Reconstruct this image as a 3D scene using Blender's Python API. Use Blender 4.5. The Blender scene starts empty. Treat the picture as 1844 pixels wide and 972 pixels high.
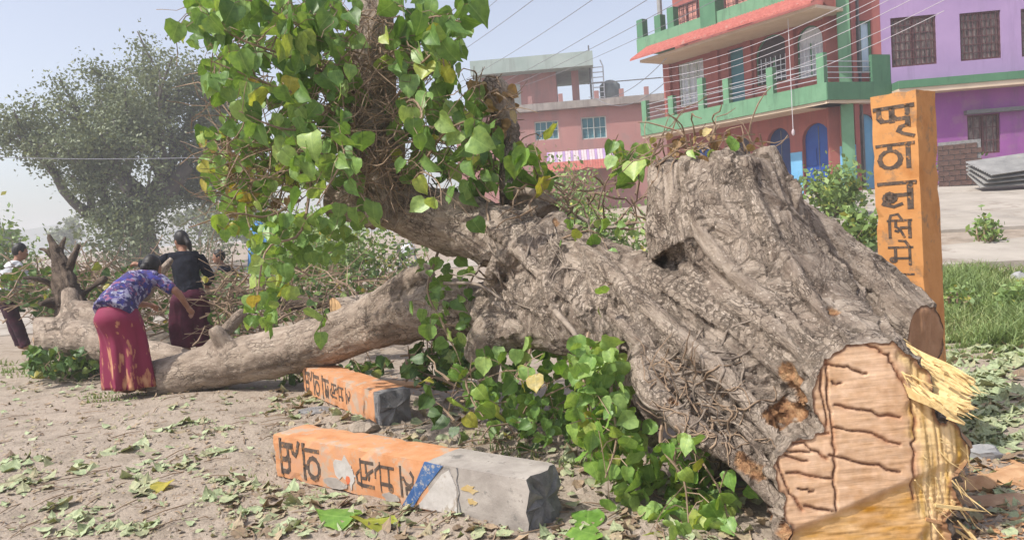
import bpy, bmesh, math, random
import numpy as np
from mathutils import Vector, Matrix, Euler, geometry
from mathutils.bvhtree import BVHTree
from mathutils.kdtree import KDTree

R = math.radians
rnd = random.Random(7)
scene = bpy.context.scene
COL = scene.collection

# ---------------------------------------------------------------- camera
F_PX, W_PX, H_PX = 1400.0, 1844.0, 972.0
CAM = Vector((0, 0, 1.4)); PITCH = R(3.6); ROLL = R(4.0)
FW = Vector((0, math.cos(PITCH), -math.sin(PITCH)))
_r0 = Vector((1, 0, 0)); _u0 = Vector((0, math.sin(PITCH), math.cos(PITCH)))
RT = math.cos(ROLL) * _r0 - math.sin(ROLL) * _u0
UP = math.sin(ROLL) * _r0 + math.cos(ROLL) * _u0
cd = bpy.data.cameras.new('camera'); cam = bpy.data.objects.new('camera', cd); COL.objects.link(cam)
cd.sensor_width = 36.0; cd.lens = 36.0 * F_PX / W_PX; cd.clip_start = 0.05; cd.clip_end = 3000
cam.matrix_world = Matrix(((RT.x, UP.x, -FW.x, CAM.x), (RT.y, UP.y, -FW.y, CAM.y), (RT.z, UP.z, -FW.z, CAM.z), (0, 0, 0, 1)))
scene.camera = cam

# ---------------------------------------------------------------- light
SUN = Vector((-0.56, -0.27, 0.84)).normalized()
world = bpy.data.worlds.new('World'); scene.world = world; world.use_nodes = True
wn = world.node_tree.nodes; wl = world.node_tree.links
sky = wn.new('ShaderNodeTexSky'); sky.sky_type = 'NISHITA'; sky.sun_disc = False
sky.sun_elevation = math.asin(SUN.z); sky.sun_rotation = math.atan2(SUN.x, SUN.y)
sky.altitude = 0; sky.air_density = 1.0; sky.dust_density = 2.5; sky.ozone_density = 2.0
wn['Background'].inputs['Strength'].default_value = 0.15
hsv = wn.new('ShaderNodeHueSaturation'); hsv.inputs['Saturation'].default_value = 0.56; hsv.inputs['Hue'].default_value = 0.512; hsv.inputs['Value'].default_value = 1.3   # milky, hazy air
wl.new(sky.outputs['Color'], hsv.inputs['Color']); wl.new(hsv.outputs['Color'], wn['Background'].inputs['Color'])
sd = bpy.data.lights.new('sun', 'SUN'); sd.energy = 4.6; sd.angle = R(0.8); sd.color = (1.0, 0.955, 0.88)
so = bpy.data.objects.new('sun', sd); COL.objects.link(so); so.location = (-8, -6, 14)
so.rotation_euler = (-SUN).to_track_quat('-Z', 'Y').to_euler()
vs = scene.view_settings; vs.view_transform = 'Standard'; vs.look = 'None'; vs.gamma = 1; vs.exposure = 0.1; vs.use_curve_mapping = False
scene.cycles.max_bounces = 7; scene.cycles.transparent_max_bounces = 6; scene.cycles.volume_bounces = 1

# ---------------------------------------------------------------- pixel <-> world helpers (points get their own real depth)
def ray(px, py):
    return FW + RT * ((px - W_PX / 2) / F_PX) + UP * ((H_PX / 2 - py) / F_PX)
def P(px, py, d):
    return CAM + ray(px, py) * d
def G(px, py, z=0.0):
    r = ray(px, py); return CAM + r * ((z - CAM.z) / r.z)
def sm(a, b, x):
    t = min(1, max(0, (x - a) / (b - a))); return t * t * (3 - 2 * t)
def npsm(a, b, x):
    t = np.clip((x - a) / (b - a), 0, 1); return t * t * (3 - 2 * t)

# ---------------------------------------------------------------- numpy noise
def _h(ix, iy, iz, seed):
    n = (ix.astype(np.uint32) * np.uint32(374761393) + iy.astype(np.uint32) * np.uint32(668265263)
         + iz.astype(np.uint32) * np.uint32(2147483647 - 1013) + np.uint32((seed * 974711 + 12345) & 0xffffffff))
    n = (n ^ (n >> np.uint32(13))) * np.uint32(1274126177)
    n = n ^ (n >> np.uint32(16))
    return (n & np.uint32(0xffff)).astype(np.float64) / 65535.0
def vnoise(p, seed=0):
    p = np.asarray(p, dtype=np.float64) + 1000.0
    i = np.floor(p).astype(np.int64); f = p - i; f = f * f * f * (f * (f * 6 - 15) + 10)
    out = 0
    for dx in (0, 1):
        wx = f[:, 0] if dx else 1 - f[:, 0]
        for dy in (0, 1):
            wy = f[:, 1] if dy else 1 - f[:, 1]
            for dz in (0, 1):
                wz = f[:, 2] if dz else 1 - f[:, 2]
                out = out + wx * wy * wz * _h(i[:, 0] + dx, i[:, 1] + dy, i[:, 2] + dz, seed)
    return out * 2 - 1
def fbm(p, o=4, seed=0, gain=0.5):
    p = np.asarray(p, dtype=np.float64); a = 1; s = 0; t = 0
    for k in range(o):
        s = s + a * vnoise(p * (2 ** k), seed + k * 17); t += a; a *= gain
    return s / t
def ridged(p, o=3, seed=0):
    p = np.asarray(p, dtype=np.float64); a = 1; s = 0; t = 0
    for k in range(o):
        s = s + a * (1 - np.abs(vnoise(p * (2 ** k), seed + k * 31))); t += a; a *= 0.5
    return s / t

# ---------------------------------------------------------------- ground height
def ground_np(x, y):
    ramp = np.interp(y, [6.5, 8, 10, 15, 21, 24, 60], [0, 0.1, 0.36, 0.95, 1.5, 1.6, 1.7])
    w = npsm(0.3, 4.5, x - (y - 8) * 0.02)
    far = 0.9 * npsm(25, 80, y) * (1 - w)
    return ramp * w + far
def gz(x, y):
    return float(ground_np(np.array([x]), np.array([y]))[0])
def micro(x, y):
    q = np.stack([x, y, 0 * x], 1)
    near = np.exp(-((x + 0.1) ** 2 / 1.6 + (y - 4.6) ** 2 / 0.9))
    return 0.022 * fbm(q * 1.1, 4, 3) + 0.014 * fbm(q * np.array([.7, 4.5, 1]) + .4 * fbm(q * .8, 2, 90)[:, None], 3, 33) * npsm(16, 9, y) + 0.010 * fbm(q * 7, 3, 9) + near * 0.04 * fbm(q * 6, 3, 21)

# ---------------------------------------------------------------- materials
MATS = {}
def newmat(name):
    m = bpy.data.materials.new(name); m.use_nodes = True
    nt = m.node_tree; b = nt.nodes['Principled BSDF']
    MATS[name] = m
    return m, nt, b
def N(nt, kind, **kw):
    n = nt.nodes.new(kind)
    for k, v in kw.items():
        if k in n.inputs: n.inputs[k].default_value = v
        else: setattr(n, k, v)
    return n
def ramp(nt, stops):
    r = nt.nodes.new('ShaderNodeValToRGB'); e = r.color_ramp.elements
    while len(e) < len(stops): e.new(0.5)
    for i, (p, c) in enumerate(stops):
        e[i].position = p; e[i].color = (c[0], c[1], c[2], 1)
    return r
def mottled(name, c1, c2, c3=None, scale=4, rough=0.85, bump=0.3, bscale=60, bdist=0.004, stretch=None, spec=0.3, coord='Object', metal=0, stains=None, stains2=None, streak=None):
    m, nt, b = newmat(name); L = nt.links.new
    tc = N(nt, 'ShaderNodeTexCoord'); src = tc.outputs[coord]
    if stretch:
        mp = N(nt, 'ShaderNodeMapping'); mp.inputs['Scale'].default_value = stretch; L(src, mp.inputs['Vector']); src = mp.outputs['Vector']
    n1 = N(nt, 'ShaderNodeTexNoise', Scale=scale, Detail=8.0, Roughness=0.62); L(src, n1.inputs['Vector'])
    stops = [(0.32, c1), (0.68, c2)] if c3 is None else [(0.3, c1), (0.5, c2), (0.7, c3)]
    rp = ramp(nt, stops); L(n1.outputs['Fac'], rp.inputs['Fac']); col = rp.outputs['Color']
    for stains, sv in ((stains, None), (stains2, None), (streak, (1, 1, .12))):
        if not stains: continue
        v3 = src
        if sv: m3 = N(nt, 'ShaderNodeMapping'); m3.inputs['Scale'].default_value = sv; L(src, m3.inputs['Vector']); v3 = m3.outputs['Vector']
        n3 = N(nt, 'ShaderNodeTexNoise', Scale=stains[1], Detail=6.0, Roughness=0.7); L(v3, n3.inputs['Vector'])
        r3 = ramp(nt, [(stains[2], (0, 0, 0)), (stains[2] + (0.18 if sv else 0.08), (.7, .7, .7) if sv else (1, 1, 1))]); L(n3.outputs['Fac'], r3.inputs['Fac'])
        mx = N(nt, 'ShaderNodeMix', data_type='RGBA'); L(r3.outputs['Color'], mx.inputs['Factor'])
        L(col, mx.inputs[6]); mx.inputs[7].default_value = (*stains[0], 1); col = mx.outputs[2]
    L(col, b.inputs['Base Color'])
    b.inputs['Roughness'].default_value = rough; b.inputs['Specular IOR Level'].default_value = spec; b.inputs['Metallic'].default_value = metal
    if bump:
        n2 = N(nt, 'ShaderNodeTexNoise', Scale=bscale, Detail=6.0, Roughness=0.6); L(src, n2.inputs['Vector'])
        bp = N(nt, 'ShaderNodeBump', Strength=bump, Distance=bdist); L(n2.outputs['Fac'], bp.inputs['Height']); L(bp.outputs['Normal'], b.inputs['Normal'])
    return m

def bark_mat(name, ca, cb, cc, scale=9, crack=(0.06, 0.045, 0.036), crack_amt=0.75):
    m, nt, b = newmat(name); L = nt.links.new
    at = N(nt, 'ShaderNodeAttribute', attribute_name='bark'); tc = N(nt, 'ShaderNodeTexCoord')
    n1 = N(nt, 'ShaderNodeTexNoise', Scale=scale, Detail=10.0, Roughness=0.7); L(at.outputs['Vector'], n1.inputs['Vector'])
    rp = ramp(nt, [(0.34, ca), (0.5, cb), (0.68, cc)]); L(n1.outputs['Fac'], rp.inputs['Fac'])
    n2 = N(nt, 'ShaderNodeTexNoise', Scale=2.6, Detail=6.0, Roughness=0.65); L(tc.outputs['Object'], n2.inputs['Vector'])
    r2 = ramp(nt, [(0.32, (0.72, 0.68, 0.66)), (0.5, (1.0, 0.98, 0.96)), (0.68, (1.18, 1.15, 1.12))]); L(n2.outputs['Fac'], r2.inputs['Fac'])
    mx = N(nt, 'ShaderNodeMix', data_type='RGBA', blend_type='MULTIPLY'); mx.inputs['Factor'].default_value = 1
    L(rp.outputs['Color'], mx.inputs[6]); L(r2.outputs['Color'], mx.inputs[7])
    # wandering fissures of the outer bark
    mp = N(nt, 'ShaderNodeMapping'); mp.inputs['Scale'].default_value = (1, 1, 1.7); L(at.outputs['Vector'], mp.inputs['Vector'])
    nd = N(nt, 'ShaderNodeTexNoise', Scale=14.0, Detail=4.0); L(mp.outputs['Vector'], nd.inputs['Vector'])
    ad = N(nt, 'ShaderNodeMix', data_type='VECTOR'); ad.inputs['Factor'].default_value = 0.14; L(mp.outputs['Vector'], ad.inputs[4]); L(nd.outputs['Color'], ad.inputs[5])
    vo = N(nt, 'ShaderNodeTexVoronoi', feature='DISTANCE_TO_EDGE', Scale=scale * 2.4); L(ad.outputs[1], vo.inputs['Vector'])
    rc = ramp(nt, [(0.0, (1, 1, 1)), (0.13, (0, 0, 0))]); L(vo.outputs['Distance'], rc.inputs['Fac'])
    n5 = N(nt, 'ShaderNodeTexNoise', Scale=5.0, Detail=4.0); L(tc.outputs['Object'], n5.inputs['Vector'])
    r5 = ramp(nt, [(0.42, (0, 0, 0)), (0.6, (1, 1, 1))]); L(n5.outputs['Fac'], r5.inputs['Fac'])
    mk = N(nt, 'ShaderNodeMath', operation='MULTIPLY'); L(rc.outputs['Color'], mk.inputs[0]); L(r5.outputs['Color'], mk.inputs[1])
    mk2 = N(nt, 'ShaderNodeMath', operation='MULTIPLY'); L(mk.outputs[0], mk2.inputs[0]); mk2.inputs[1].default_value = crack_amt
    mc = N(nt, 'ShaderNodeMix', data_type='RGBA'); L(mk2.outputs[0], mc.inputs['Factor']); L(mx.outputs[2], mc.inputs[6]); mc.inputs[7].default_value = (*crack, 1)
    # pale lichen and dust flecks
    n6 = N(nt, 'ShaderNodeTexNoise', Scale=55.0, Detail=3.0); L(tc.outputs['Object'], n6.inputs['Vector'])
    r6_ = ramp(nt, [(0.64, (0, 0, 0)), (0.70, (0.7, 0.7, 0.7))]); L(n6.outputs['Fac'], r6_.inputs['Fac'])
    ml = N(nt, 'ShaderNodeMix', data_type='RGBA'); L(r6_.outputs['Color'], ml.inputs['Factor']); L(mc.outputs[2], ml.inputs[6]); ml.inputs[7].default_value = (cc[0] * 1.25, cc[1] * 1.25, cc[2] * 1.25, 1)
    tn = N(nt, 'ShaderNodeAttribute', attribute_name='torn'); nw = N(nt, 'ShaderNodeTexNoise', Scale=26.0, Detail=6.0); L(tc.outputs['Object'], nw.inputs['Vector'])
    rw = ramp(nt, [(0.3, (0.20, 0.10, 0.055)), (0.5, (0.45, 0.245, 0.125)), (0.7, (0.60, 0.38, 0.21))]); L(nw.outputs['Fac'], rw.inputs['Fac'])
    mw = N(nt, 'ShaderNodeMix', data_type='RGBA'); L(tn.outputs['Fac'], mw.inputs['Factor']); L(ml.outputs[2], mw.inputs[6]); L(rw.outputs['Color'], mw.inputs[7])
    L(mw.outputs[2], b.inputs['Base Color'])
    n3 = N(nt, 'ShaderNodeTexNoise', Scale=scale * 4.5, Detail=9.0, Roughness=0.75); L(at.outputs['Vector'], n3.inputs['Vector'])
    bp = N(nt, 'ShaderNodeBump', Strength=0.9, Distance=0.03); L(n3.outputs['Fac'], bp.inputs['Height'])
    n4 = N(nt, 'ShaderNodeTexNoise', Scale=48.0, Detail=6.0, Roughness=0.7); L(tc.outputs['Object'], n4.inputs['Vector'])
    b2 = N(nt, 'ShaderNodeBump', Strength=0.8, Distance=0.015); L(n4.outputs['Fac'], b2.inputs['Height']); L(bp.outputs['Normal'], b2.inputs['Normal'])
    b3 = N(nt, 'ShaderNodeBump', Strength=0.8, Distance=0.012, invert=True); L(mk.outputs[0], b3.inputs['Height']); L(b2.outputs['Normal'], b3.inputs['Normal']); L(b3.outputs['Normal'], b.inputs['Normal'])
    b.inputs['Roughness'].default_value = 0.92; b.inputs['Specular IOR Level'].default_value = 0.15
    return m

def leaf_mat(name, stops, by='object', trans=0.35, rough=0.5):
    m, nt, b = newmat(name); L = nt.links.new
    if by == 'object':
        oi = N(nt, 'ShaderNodeObjectInfo'); f = oi.outputs['Random']
    else:
        at = N(nt, 'ShaderNodeAttribute', attribute_name='tint'); f = at.outputs['Fac']
    rp = ramp(nt, stops); L(f, rp.inputs['Fac'])
    lc = N(nt, 'ShaderNodeAttribute', attribute_name='leafco')
    sx = N(nt, 'ShaderNodeSeparateXYZ'); L(lc.outputs['Vector'], sx.inputs['Vector'])
    ax_ = N(nt, 'ShaderNodeMath', operation='ABSOLUTE'); L(sx.outputs['X'], ax_.inputs[0])
    vz = N(nt, 'ShaderNodeMath', operation='MULTIPLY_ADD'); L(ax_.outputs[0], vz.inputs[0]); vz.inputs[1].default_value = -0.7; L(sx.outputs['Z'], vz.inputs[2])
    vs_ = N(nt, 'ShaderNodeMath', operation='MULTIPLY'); L(vz.outputs[0], vs_.inputs[0]); vs_.inputs[1].default_value = 7.5
    fr = N(nt, 'ShaderNodeMath', operation='FRACT'); L(vs_.outputs[0], fr.inputs[0])
    rv = ramp(nt, [(0.0, (1, 1, 1)), (0.13, (0, 0, 0))]); L(fr.outputs[0], rv.inputs['Fac'])
    rm = ramp(nt, [(0.0, (1, 1, 1)), (0.03, (0, 0, 0))]); L(ax_.outputs[0], rm.inputs['Fac'])
    vm = N(nt, 'ShaderNodeMath', operation='MULTIPLY_ADD'); L(rv.outputs['Color'], vm.inputs[0]); vm.inputs[1].default_value = 0.45; L(rm.outputs['Color'], vm.inputs[2])
    tc = N(nt, 'ShaderNodeTexCoord')
    n1 = N(nt, 'ShaderNodeTexNoise', Scale=4.5, Detail=6.0, Roughness=.65); L(lc.outputs['Vector'], n1.inputs['Vector'])
    r2 = ramp(nt, [(0.3, (0.66, 0.70, 0.62)), (0.5, (1, 1, 1)), (0.66, (1.25, 1.18, 1.1)), (0.74, (1.5, 1.15, .7))]); L(n1.outputs['Fac'], r2.inputs['Fac'])
    mx = N(nt, 'ShaderNodeMix', data_type='RGBA', blend_type='MULTIPLY'); mx.inputs['Factor'].default_value = 1
    vx = N(nt, 'ShaderNodeMix', data_type='RGBA', blend_type='ADD'); vf = N(nt, 'ShaderNodeMath', operation='MULTIPLY', use_clamp=True); L(vm.outputs[0], vf.inputs[0]); vf.inputs[1].default_value = 0.8
    L(vf.outputs[0], vx.inputs['Factor']); L(rp.outputs['Color'], vx.inputs[6]); vx.inputs[7].default_value = (0.10, 0.12, 0.05, 1)
    L(vx.outputs[2], mx.inputs[6]); L(r2.outputs['Color'], mx.inputs[7])
    L(mx.outputs[2], b.inputs['Base Color']); b.inputs['Roughness'].default_value = rough - .06; b.inputs['Specular IOR Level'].default_value = 0.5
    tr = N(nt, 'ShaderNodeBsdfTranslucent'); 
    hs = N(nt, 'ShaderNodeMix', data_type='RGBA', blend_type='MULTIPLY'); hs.inputs['Factor'].default_value = 1
    L(mx.outputs[2], hs.inputs[6]); hs.inputs[7].default_value = (1.25, 1.15, 0.5, 1); L(hs.outputs[2], tr.inputs['Color'])
    ms = N(nt, 'ShaderNodeMixShader'); ms.inputs[0].default_value = trans
    L(b.outputs[0], ms.inputs[1]); L(tr.outputs[0], ms.inputs[2]); L(ms.outputs[0], nt.nodes['Material Output'].inputs['Surface'])
    return m

GREENS = [(0.0, (0.085, 0.175, 0.04)), (0.3, (0.15, 0.275, 0.065)), (0.62, (0.22, 0.37, 0.10)), (0.88, (0.33, 0.47, 0.14)), (0.97, (0.42, 0.46, 0.08)), (1.0, (0.42, 0.30, 0.06))]
BRIGHT = [(0.0, (0.15, 0.30, 0.05)), (0.5, (0.25, 0.42, 0.09)), (0.85, (0.30, 0.42, 0.07)), (1.0, (0.42, 0.36, 0.05))]
DRY = [(0.0, (0.20, 0.12, 0.06)), (0.4, (0.40, 0.26, 0.13)), (0.7, (0.46, 0.34, 0.17)), (1.0, (0.30, 0.34, 0.08))]
LITTER = [(0.0, (0.15, 0.10, 0.065)), (0.25, (0.34, 0.25, 0.17)), (0.5, (0.31, 0.32, 0.19)), (0.75, (0.30, 0.36, 0.20)), (1.0, (0.40, 0.44, 0.28))]
leaf_mat('leaf', GREENS); leaf_mat('leaf_bright', BRIGHT); leaf_mat('leaf_dry', DRY, trans=0.2, rough=0.7)
leaf_mat('leaf_fill', GREENS, 'attr'); leaf_mat('litter', LITTER, 'attr', 0.1, 0.75); leaf_mat('dry_fill', DRY, 'attr', 0.2, 0.7)
leaf_mat('grass', [(0, (0.055, 0.095, 0.028)), (0.6, (0.125, 0.195, 0.055)), (1, (0.30, 0.29, 0.14))], 'attr', 0.25, 0.6)
leaf_mat('far_leaf', [(0, (0.028, 0.038, 0.026)), (0.6, (0.052, 0.066, 0.042)), (1, (0.10, 0.112, 0.075))], 'attr', 0.2, 0.6)
leaf_mat('bush_leaf', [(0, (0.04, 0.09, 0.02)), (0.6, (0.09, 0.17, 0.035)), (0.92, (0.16, 0.24, 0.05)), (1, (0.4, 0.33, 0.05))], 'attr', 0.25, 0.55)
bark_mat('bark', (0.185, 0.142, 0.112), (0.42, 0.345, 0.28), (0.62, 0.53, 0.445), 15)
bark_mat('bark_pale', (0.19, 0.15, 0.118), (0.37, 0.30, 0.24), (0.50, 0.42, 0.345), 8, crack_amt=.5)
bark_mat('bark_dark', (0.06, 0.045, 0.036), (0.13, 0.10, 0.078), (0.22, 0.17, 0.13))
mottled('root', (0.13, 0.10, 0.08), (0.34, 0.28, 0.225), scale=16, bscale=90, bump=.7, bdist=.006)
mottled('twig', (0.17, 0.115, 0.075), (0.36, 0.26, 0.18), scale=6, bump=0)
mottled('twig_red', (0.19, 0.10, 0.06), (0.30, 0.18, 0.11), scale=6, bump=0)
mottled('far_bark', (0.07, 0.06, 0.055), (0.14, 0.12, 0.105), scale=3, bscale=14, bdist=0.03)
mottled('dirt', (0.20, 0.16, 0.122), (0.345, 0.283, 0.226), (0.272, 0.22, 0.173), scale=2.6, bscale=38, bump=0.9, bdist=0.02, coord='Object', stains=((0.22, 0.16, 0.112), 9.0, 0.57), stains2=((0.39, 0.322, 0.258), 1.7, .58))
mottled('concrete', (0.30, 0.265, 0.225), (0.42, 0.375, 0.325), scale=1.2, bscale=30, bump=.5, bdist=.02, stains=((0.24, 0.20, 0.165), 0.8, 0.55))
mottled('concrete_raw', (0.25, 0.22, 0.195), (0.40, 0.36, 0.32), scale=7, bscale=80, bump=0.5, stains=((0.17, 0.155, 0.14), 11, 0.58), stains2=((0.46, 0.42, 0.37), 30, 0.66))
mottled('concrete_dark', (0.13, 0.128, 0.13), (0.27, 0.26, 0.255), scale=14, bscale=70, bump=0.9, bdist=0.01)
mottled('orange', (0.45, 0.185, 0.055), (0.57, 0.27, 0.095), (0.50, 0.225, 0.075), scale=5, bscale=90, bump=0.35, bdist=0.003, stains=((0.36, 0.20, 0.10), 9, 0.56), stains2=((0.42, 0.34, 0.27), 42, 0.66))
mottled('pane_dark', (0.018, 0.014, 0.018), (0.06, 0.035, 0.04), scale=4, bump=0, rough=0.4)
mottled('pane_curtain', (0.03, 0.02, 0.025), (0.30, 0.24, 0.22), scale=5, bump=0, stretch=(2.2, 2.2, .9))
mottled('orange_worn', (0.44, 0.18, 0.07), (0.54, 0.265, 0.13), (0.48, 0.26, 0.165), scale=6, bscale=90, bump=0.4, bdist=0.003, stains=((0.42, 0.31, 0.23), 7, 0.52), stains2=((0.30, 0.2, 0.14), 40, 0.64))
mottled('letter_paint', (0.045, 0.035, 0.032), (0.14, 0.10, 0.075), scale=30, bump=0, rough=0.8, stains=((0.42, 0.19, 0.06), 34, 0.56))
mottled('blue_paint', (0.03, 0.08, 0.22), (0.07, 0.15, 0.31), scale=14, bump=0.3, stains=((0.36, 0.33, 0.30), 26, 0.52))
mottled('white_paint', (0.38, 0.35, 0.32), (0.54, 0.51, 0.48), scale=12, bump=0.3, stains=((0.34, 0.29, 0.24), 16, 0.54), stains2=((0.5, 0.34, 0.2), 30, .64))
mottled('red_paint', (0.5, 0.10, 0.05), (0.6, 0.2, 0.08), scale=20, bump=0)
mottled('yellow_paint', (0.42, 0.28, 0.09), (0.46, 0.37, 0.22), scale=16, bump=0)
mottled('splinter', (0.46, 0.29, 0.11), (0.68, 0.51, 0.25), (0.58, 0.40, 0.17), scale=30, bscale=120, bump=0.4, rough=0.75)
mottled('chip', (0.40, 0.21, 0.10), (0.55, 0.34, 0.19), scale=12, bscale=70)
mottled('chip_brown', (0.33, 0.19, 0.11), (0.55, 0.37, 0.24), scale=9, bscale=70)
mottled('stone', (0.22, 0.22, 0.225), (0.38, 0.375, 0.37), scale=6, bscale=40)
mottled('salmon', (0.30, 0.088, 0.078), (0.37, 0.12, 0.10), scale=1.2, bscale=40, bump=0.15, stains=((0.29, 0.10, 0.09), 0.9, 0.6), streak=((0.2, 0.085, 0.08), 2.5, 0.5))
mottled('salmon_lt', (0.60, 0.27, 0.22), (0.66, 0.33, 0.27), scale=1.2, bscale=40, bump=0.15)
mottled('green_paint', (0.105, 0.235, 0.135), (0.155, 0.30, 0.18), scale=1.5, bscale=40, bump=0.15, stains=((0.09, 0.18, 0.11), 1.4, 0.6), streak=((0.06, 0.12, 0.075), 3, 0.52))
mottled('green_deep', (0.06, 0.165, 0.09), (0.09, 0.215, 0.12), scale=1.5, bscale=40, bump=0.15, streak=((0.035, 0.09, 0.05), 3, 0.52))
mottled('lilac', (0.33, 0.225, 0.41), (0.385, 0.265, 0.46), scale=1.0, bscale=40, bump=0.12, streak=((0.24, 0.17, 0.3), 1.8, 0.52))
mottled('purple', (0.235, 0.065, 0.26), (0.30, 0.095, 0.31), scale=0.9, bscale=40, bump=0.15, stains=((0.27, 0.12, 0.25), 0.6, 0.52), streak=((0.16, 0.08, 0.18), 1.8, 0.5))
mottled('pinkwall', (0.38, 0.185, 0.17), (0.44, 0.225, 0.205), scale=0.8, bscale=30, bump=0.12, stains=((0.36, 0.21, 0.195), 0.5, 0.58), streak=((0.27, 0.18, 0.17), 1.5, 0.48))
mottled('slab_green', (0.30, 0.37, 0.34), (0.40, 0.46, 0.43), scale=0.8, bscale=30, bump=0.1, streak=((0.2, 0.22, 0.2), 1.5, 0.5))
mottled('grey_slab', (0.26, 0.23, 0.21), (0.40, 0.36, 0.33), scale=1.5, bscale=30, streak=((0.15, 0.13, 0.12), 2, 0.5))
mottled('beige', (0.55, 0.43, 0.31), (0.64, 0.52, 0.40), scale=1.5, bscale=30)
mottled('blue_door', (0.008, 0.05, 0.26), (0.015, 0.08, 0.34), scale=2, bscale=30, bump=0.1, rough=0.5)
mottled('blue_deep', (0.006, 0.02, 0.09), (0.01, 0.035, 0.14), scale=2, bump=0, rough=.6)
mottled('blue_light', (0.12, 0.34, 0.56), (0.18, 0.42, 0.64), scale=2, bscale=30, bump=0.1, rough=0.6)
mottled('teal_door', (0.05, 0.16, 0.20), (0.08, 0.22, 0.26), scale=2, bump=0)
mottled('curtain', (0.52, 0.53, 0.60), (0.72, 0.73, 0.78), scale=5, bump=0, stretch=(6, 6, 0.4))
mottled('curtain_blue', (0.42, 0.55, 0.70), (0.62, 0.72, 0.82), scale=5, bump=0, stretch=(6, 6, 0.4))
mottled('frame_wood', (0.075, 0.03, 0.035), (0.12, 0.05, 0.05), scale=8, bump=0)
mottled('frame_pale', (0.45, 0.50, 0.47), (0.55, 0.58, 0.55), scale=8, bump=0)
mottled('roof_red', (0.33, 0.085, 0.07), (0.46, 0.15, 0.12), scale=7, bscale=40, stains=((0.38, 0.23, 0.19), 4, 0.58))
mottled('awning_pale', (0.46, 0.38, 0.41), (0.56, 0.48, 0.5), scale=4, bump=0)
mottled('metal_rail', (0.45, 0.45, 0.46), (0.6, 0.6, 0.61), scale=8, bump=0, rough=0.4, metal=0.7)
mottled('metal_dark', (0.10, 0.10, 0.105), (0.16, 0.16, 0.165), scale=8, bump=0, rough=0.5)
mottled('tin', (0.22, 0.215, 0.21), (0.36, 0.35, 0.335), scale=3, bscale=20, rough=0.55, metal=0.2, stains=((0.36, 0.27, 0.2), 4, 0.62))
mottled('brick_brown', (0.07, 0.042, 0.036), (0.13, 0.075, 0.06), scale=8, bscale=40)
mottled('wire', (0.16, 0.16, 0.18), (0.22, 0.22, 0.25), scale=2, bump=0)
mottled('wire_pale', (0.50, 0.47, 0.50), (0.58, 0.55, 0.58), scale=2, bump=0)
mottled('tank', (0.13, 0.15, 0.15), (0.2, 0.22, 0.22), scale=3, bump=0)
mottled('tarp', (0.05, 0.18, 0.42), (0.09, 0.26, 0.52), scale=8, bump=0.4, bscale=12)
mottled('rubber', (0.02, 0.02, 0.02), (0.04, 0.04, 0.04), scale=8, bump=0)
mottled('moto_white', (0.55, 0.56, 0.6), (0.65, 0.66, 0.7), scale=8, bump=0, rough=0.35)
mottled('skin', (0.27, 0.135, 0.085), (0.34, 0.18, 0.12), scale=8, bump=0, rough=0.6)
mottled('hair', (0.008, 0.007, 0.007), (0.022, 0.018, 0.017), scale=30, bump=0.4, bscale=200, rough=0.45, stretch=(3, 3, 1))
mottled('black_cloth', (0.008, 0.009, 0.014), (0.02, 0.021, 0.03), scale=14, bscale=160, rough=0.95, spec=0.1)
mottled('maroon_cloth', (0.05, 0.008, 0.02), (0.09, 0.015, 0.035), scale=14, bscale=160, rough=0.9)
mottled('dark_trouser', (0.02, 0.012, 0.02), (0.06, 0.015, 0.03), scale=8, bscale=160, rough=0.9)
mottled('grey_cloth', (0.40, 0.41, 0.43), (0.55, 0.55, 0.57), scale=12, bscale=160, rough=0.9)
mottled('eye_white', (0.6, 0.58, 0.55), (0.62, 0.6, 0.57), bump=0); mottled('lip', (0.2, 0.07, 0.055), (0.22, 0.08, 0.06), bump=0)

def cloth_pattern(name, base, cols, scale, thr=0.5):
    m, nt, b = newmat(name); L = nt.links.new
    tc = N(nt, 'ShaderNodeTexCoord')
    v = N(nt, 'ShaderNodeTexVoronoi', Scale=scale); L(tc.outputs['Object'], v.inputs['Vector'])
    sp = N(nt, 'ShaderNodeSeparateColor'); L(v.outputs['Color'], sp.inputs['Color'])
    st = [(i / len(cols), c) for i, c in enumerate(cols)]
    rp = ramp(nt, st); rp.color_ramp.interpolation = 'CONSTANT'; L(sp.outputs['Red'], rp.inputs['Fac'])
    n = N(nt, 'ShaderNodeTexNoise', Scale=scale * 1.3, Detail=3.0); L(tc.outputs['Object'], n.inputs['Vector'])
    r2 = ramp(nt, [(thr, (0, 0, 0)), (thr + 0.05, (1, 1, 1))]); L(n.outputs['Fac'], r2.inputs['Fac'])
    mx = N(nt, 'ShaderNodeMix', data_type='RGBA'); L(r2.outputs['Color'], mx.inputs['Factor'])
    mx.inputs[6].default_value = (*base, 1); L(rp.outputs['Color'], mx.inputs[7]); L(mx.outputs[2], b.inputs['Base Color'])
    b.inputs['Roughness'].default_value = 0.85; b.inputs['Specular IOR Level'].default_value = 0.2
cloth_pattern('blouse', (0.065, 0.05, 0.14), [(0.05, 0.05, 0.22), (0.24, 0.22, 0.34), (0.22, 0.09, 0.16), (0.04, 0.04, 0.12), (0.30, 0.30, 0.40)], 26, 0.44)
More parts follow.
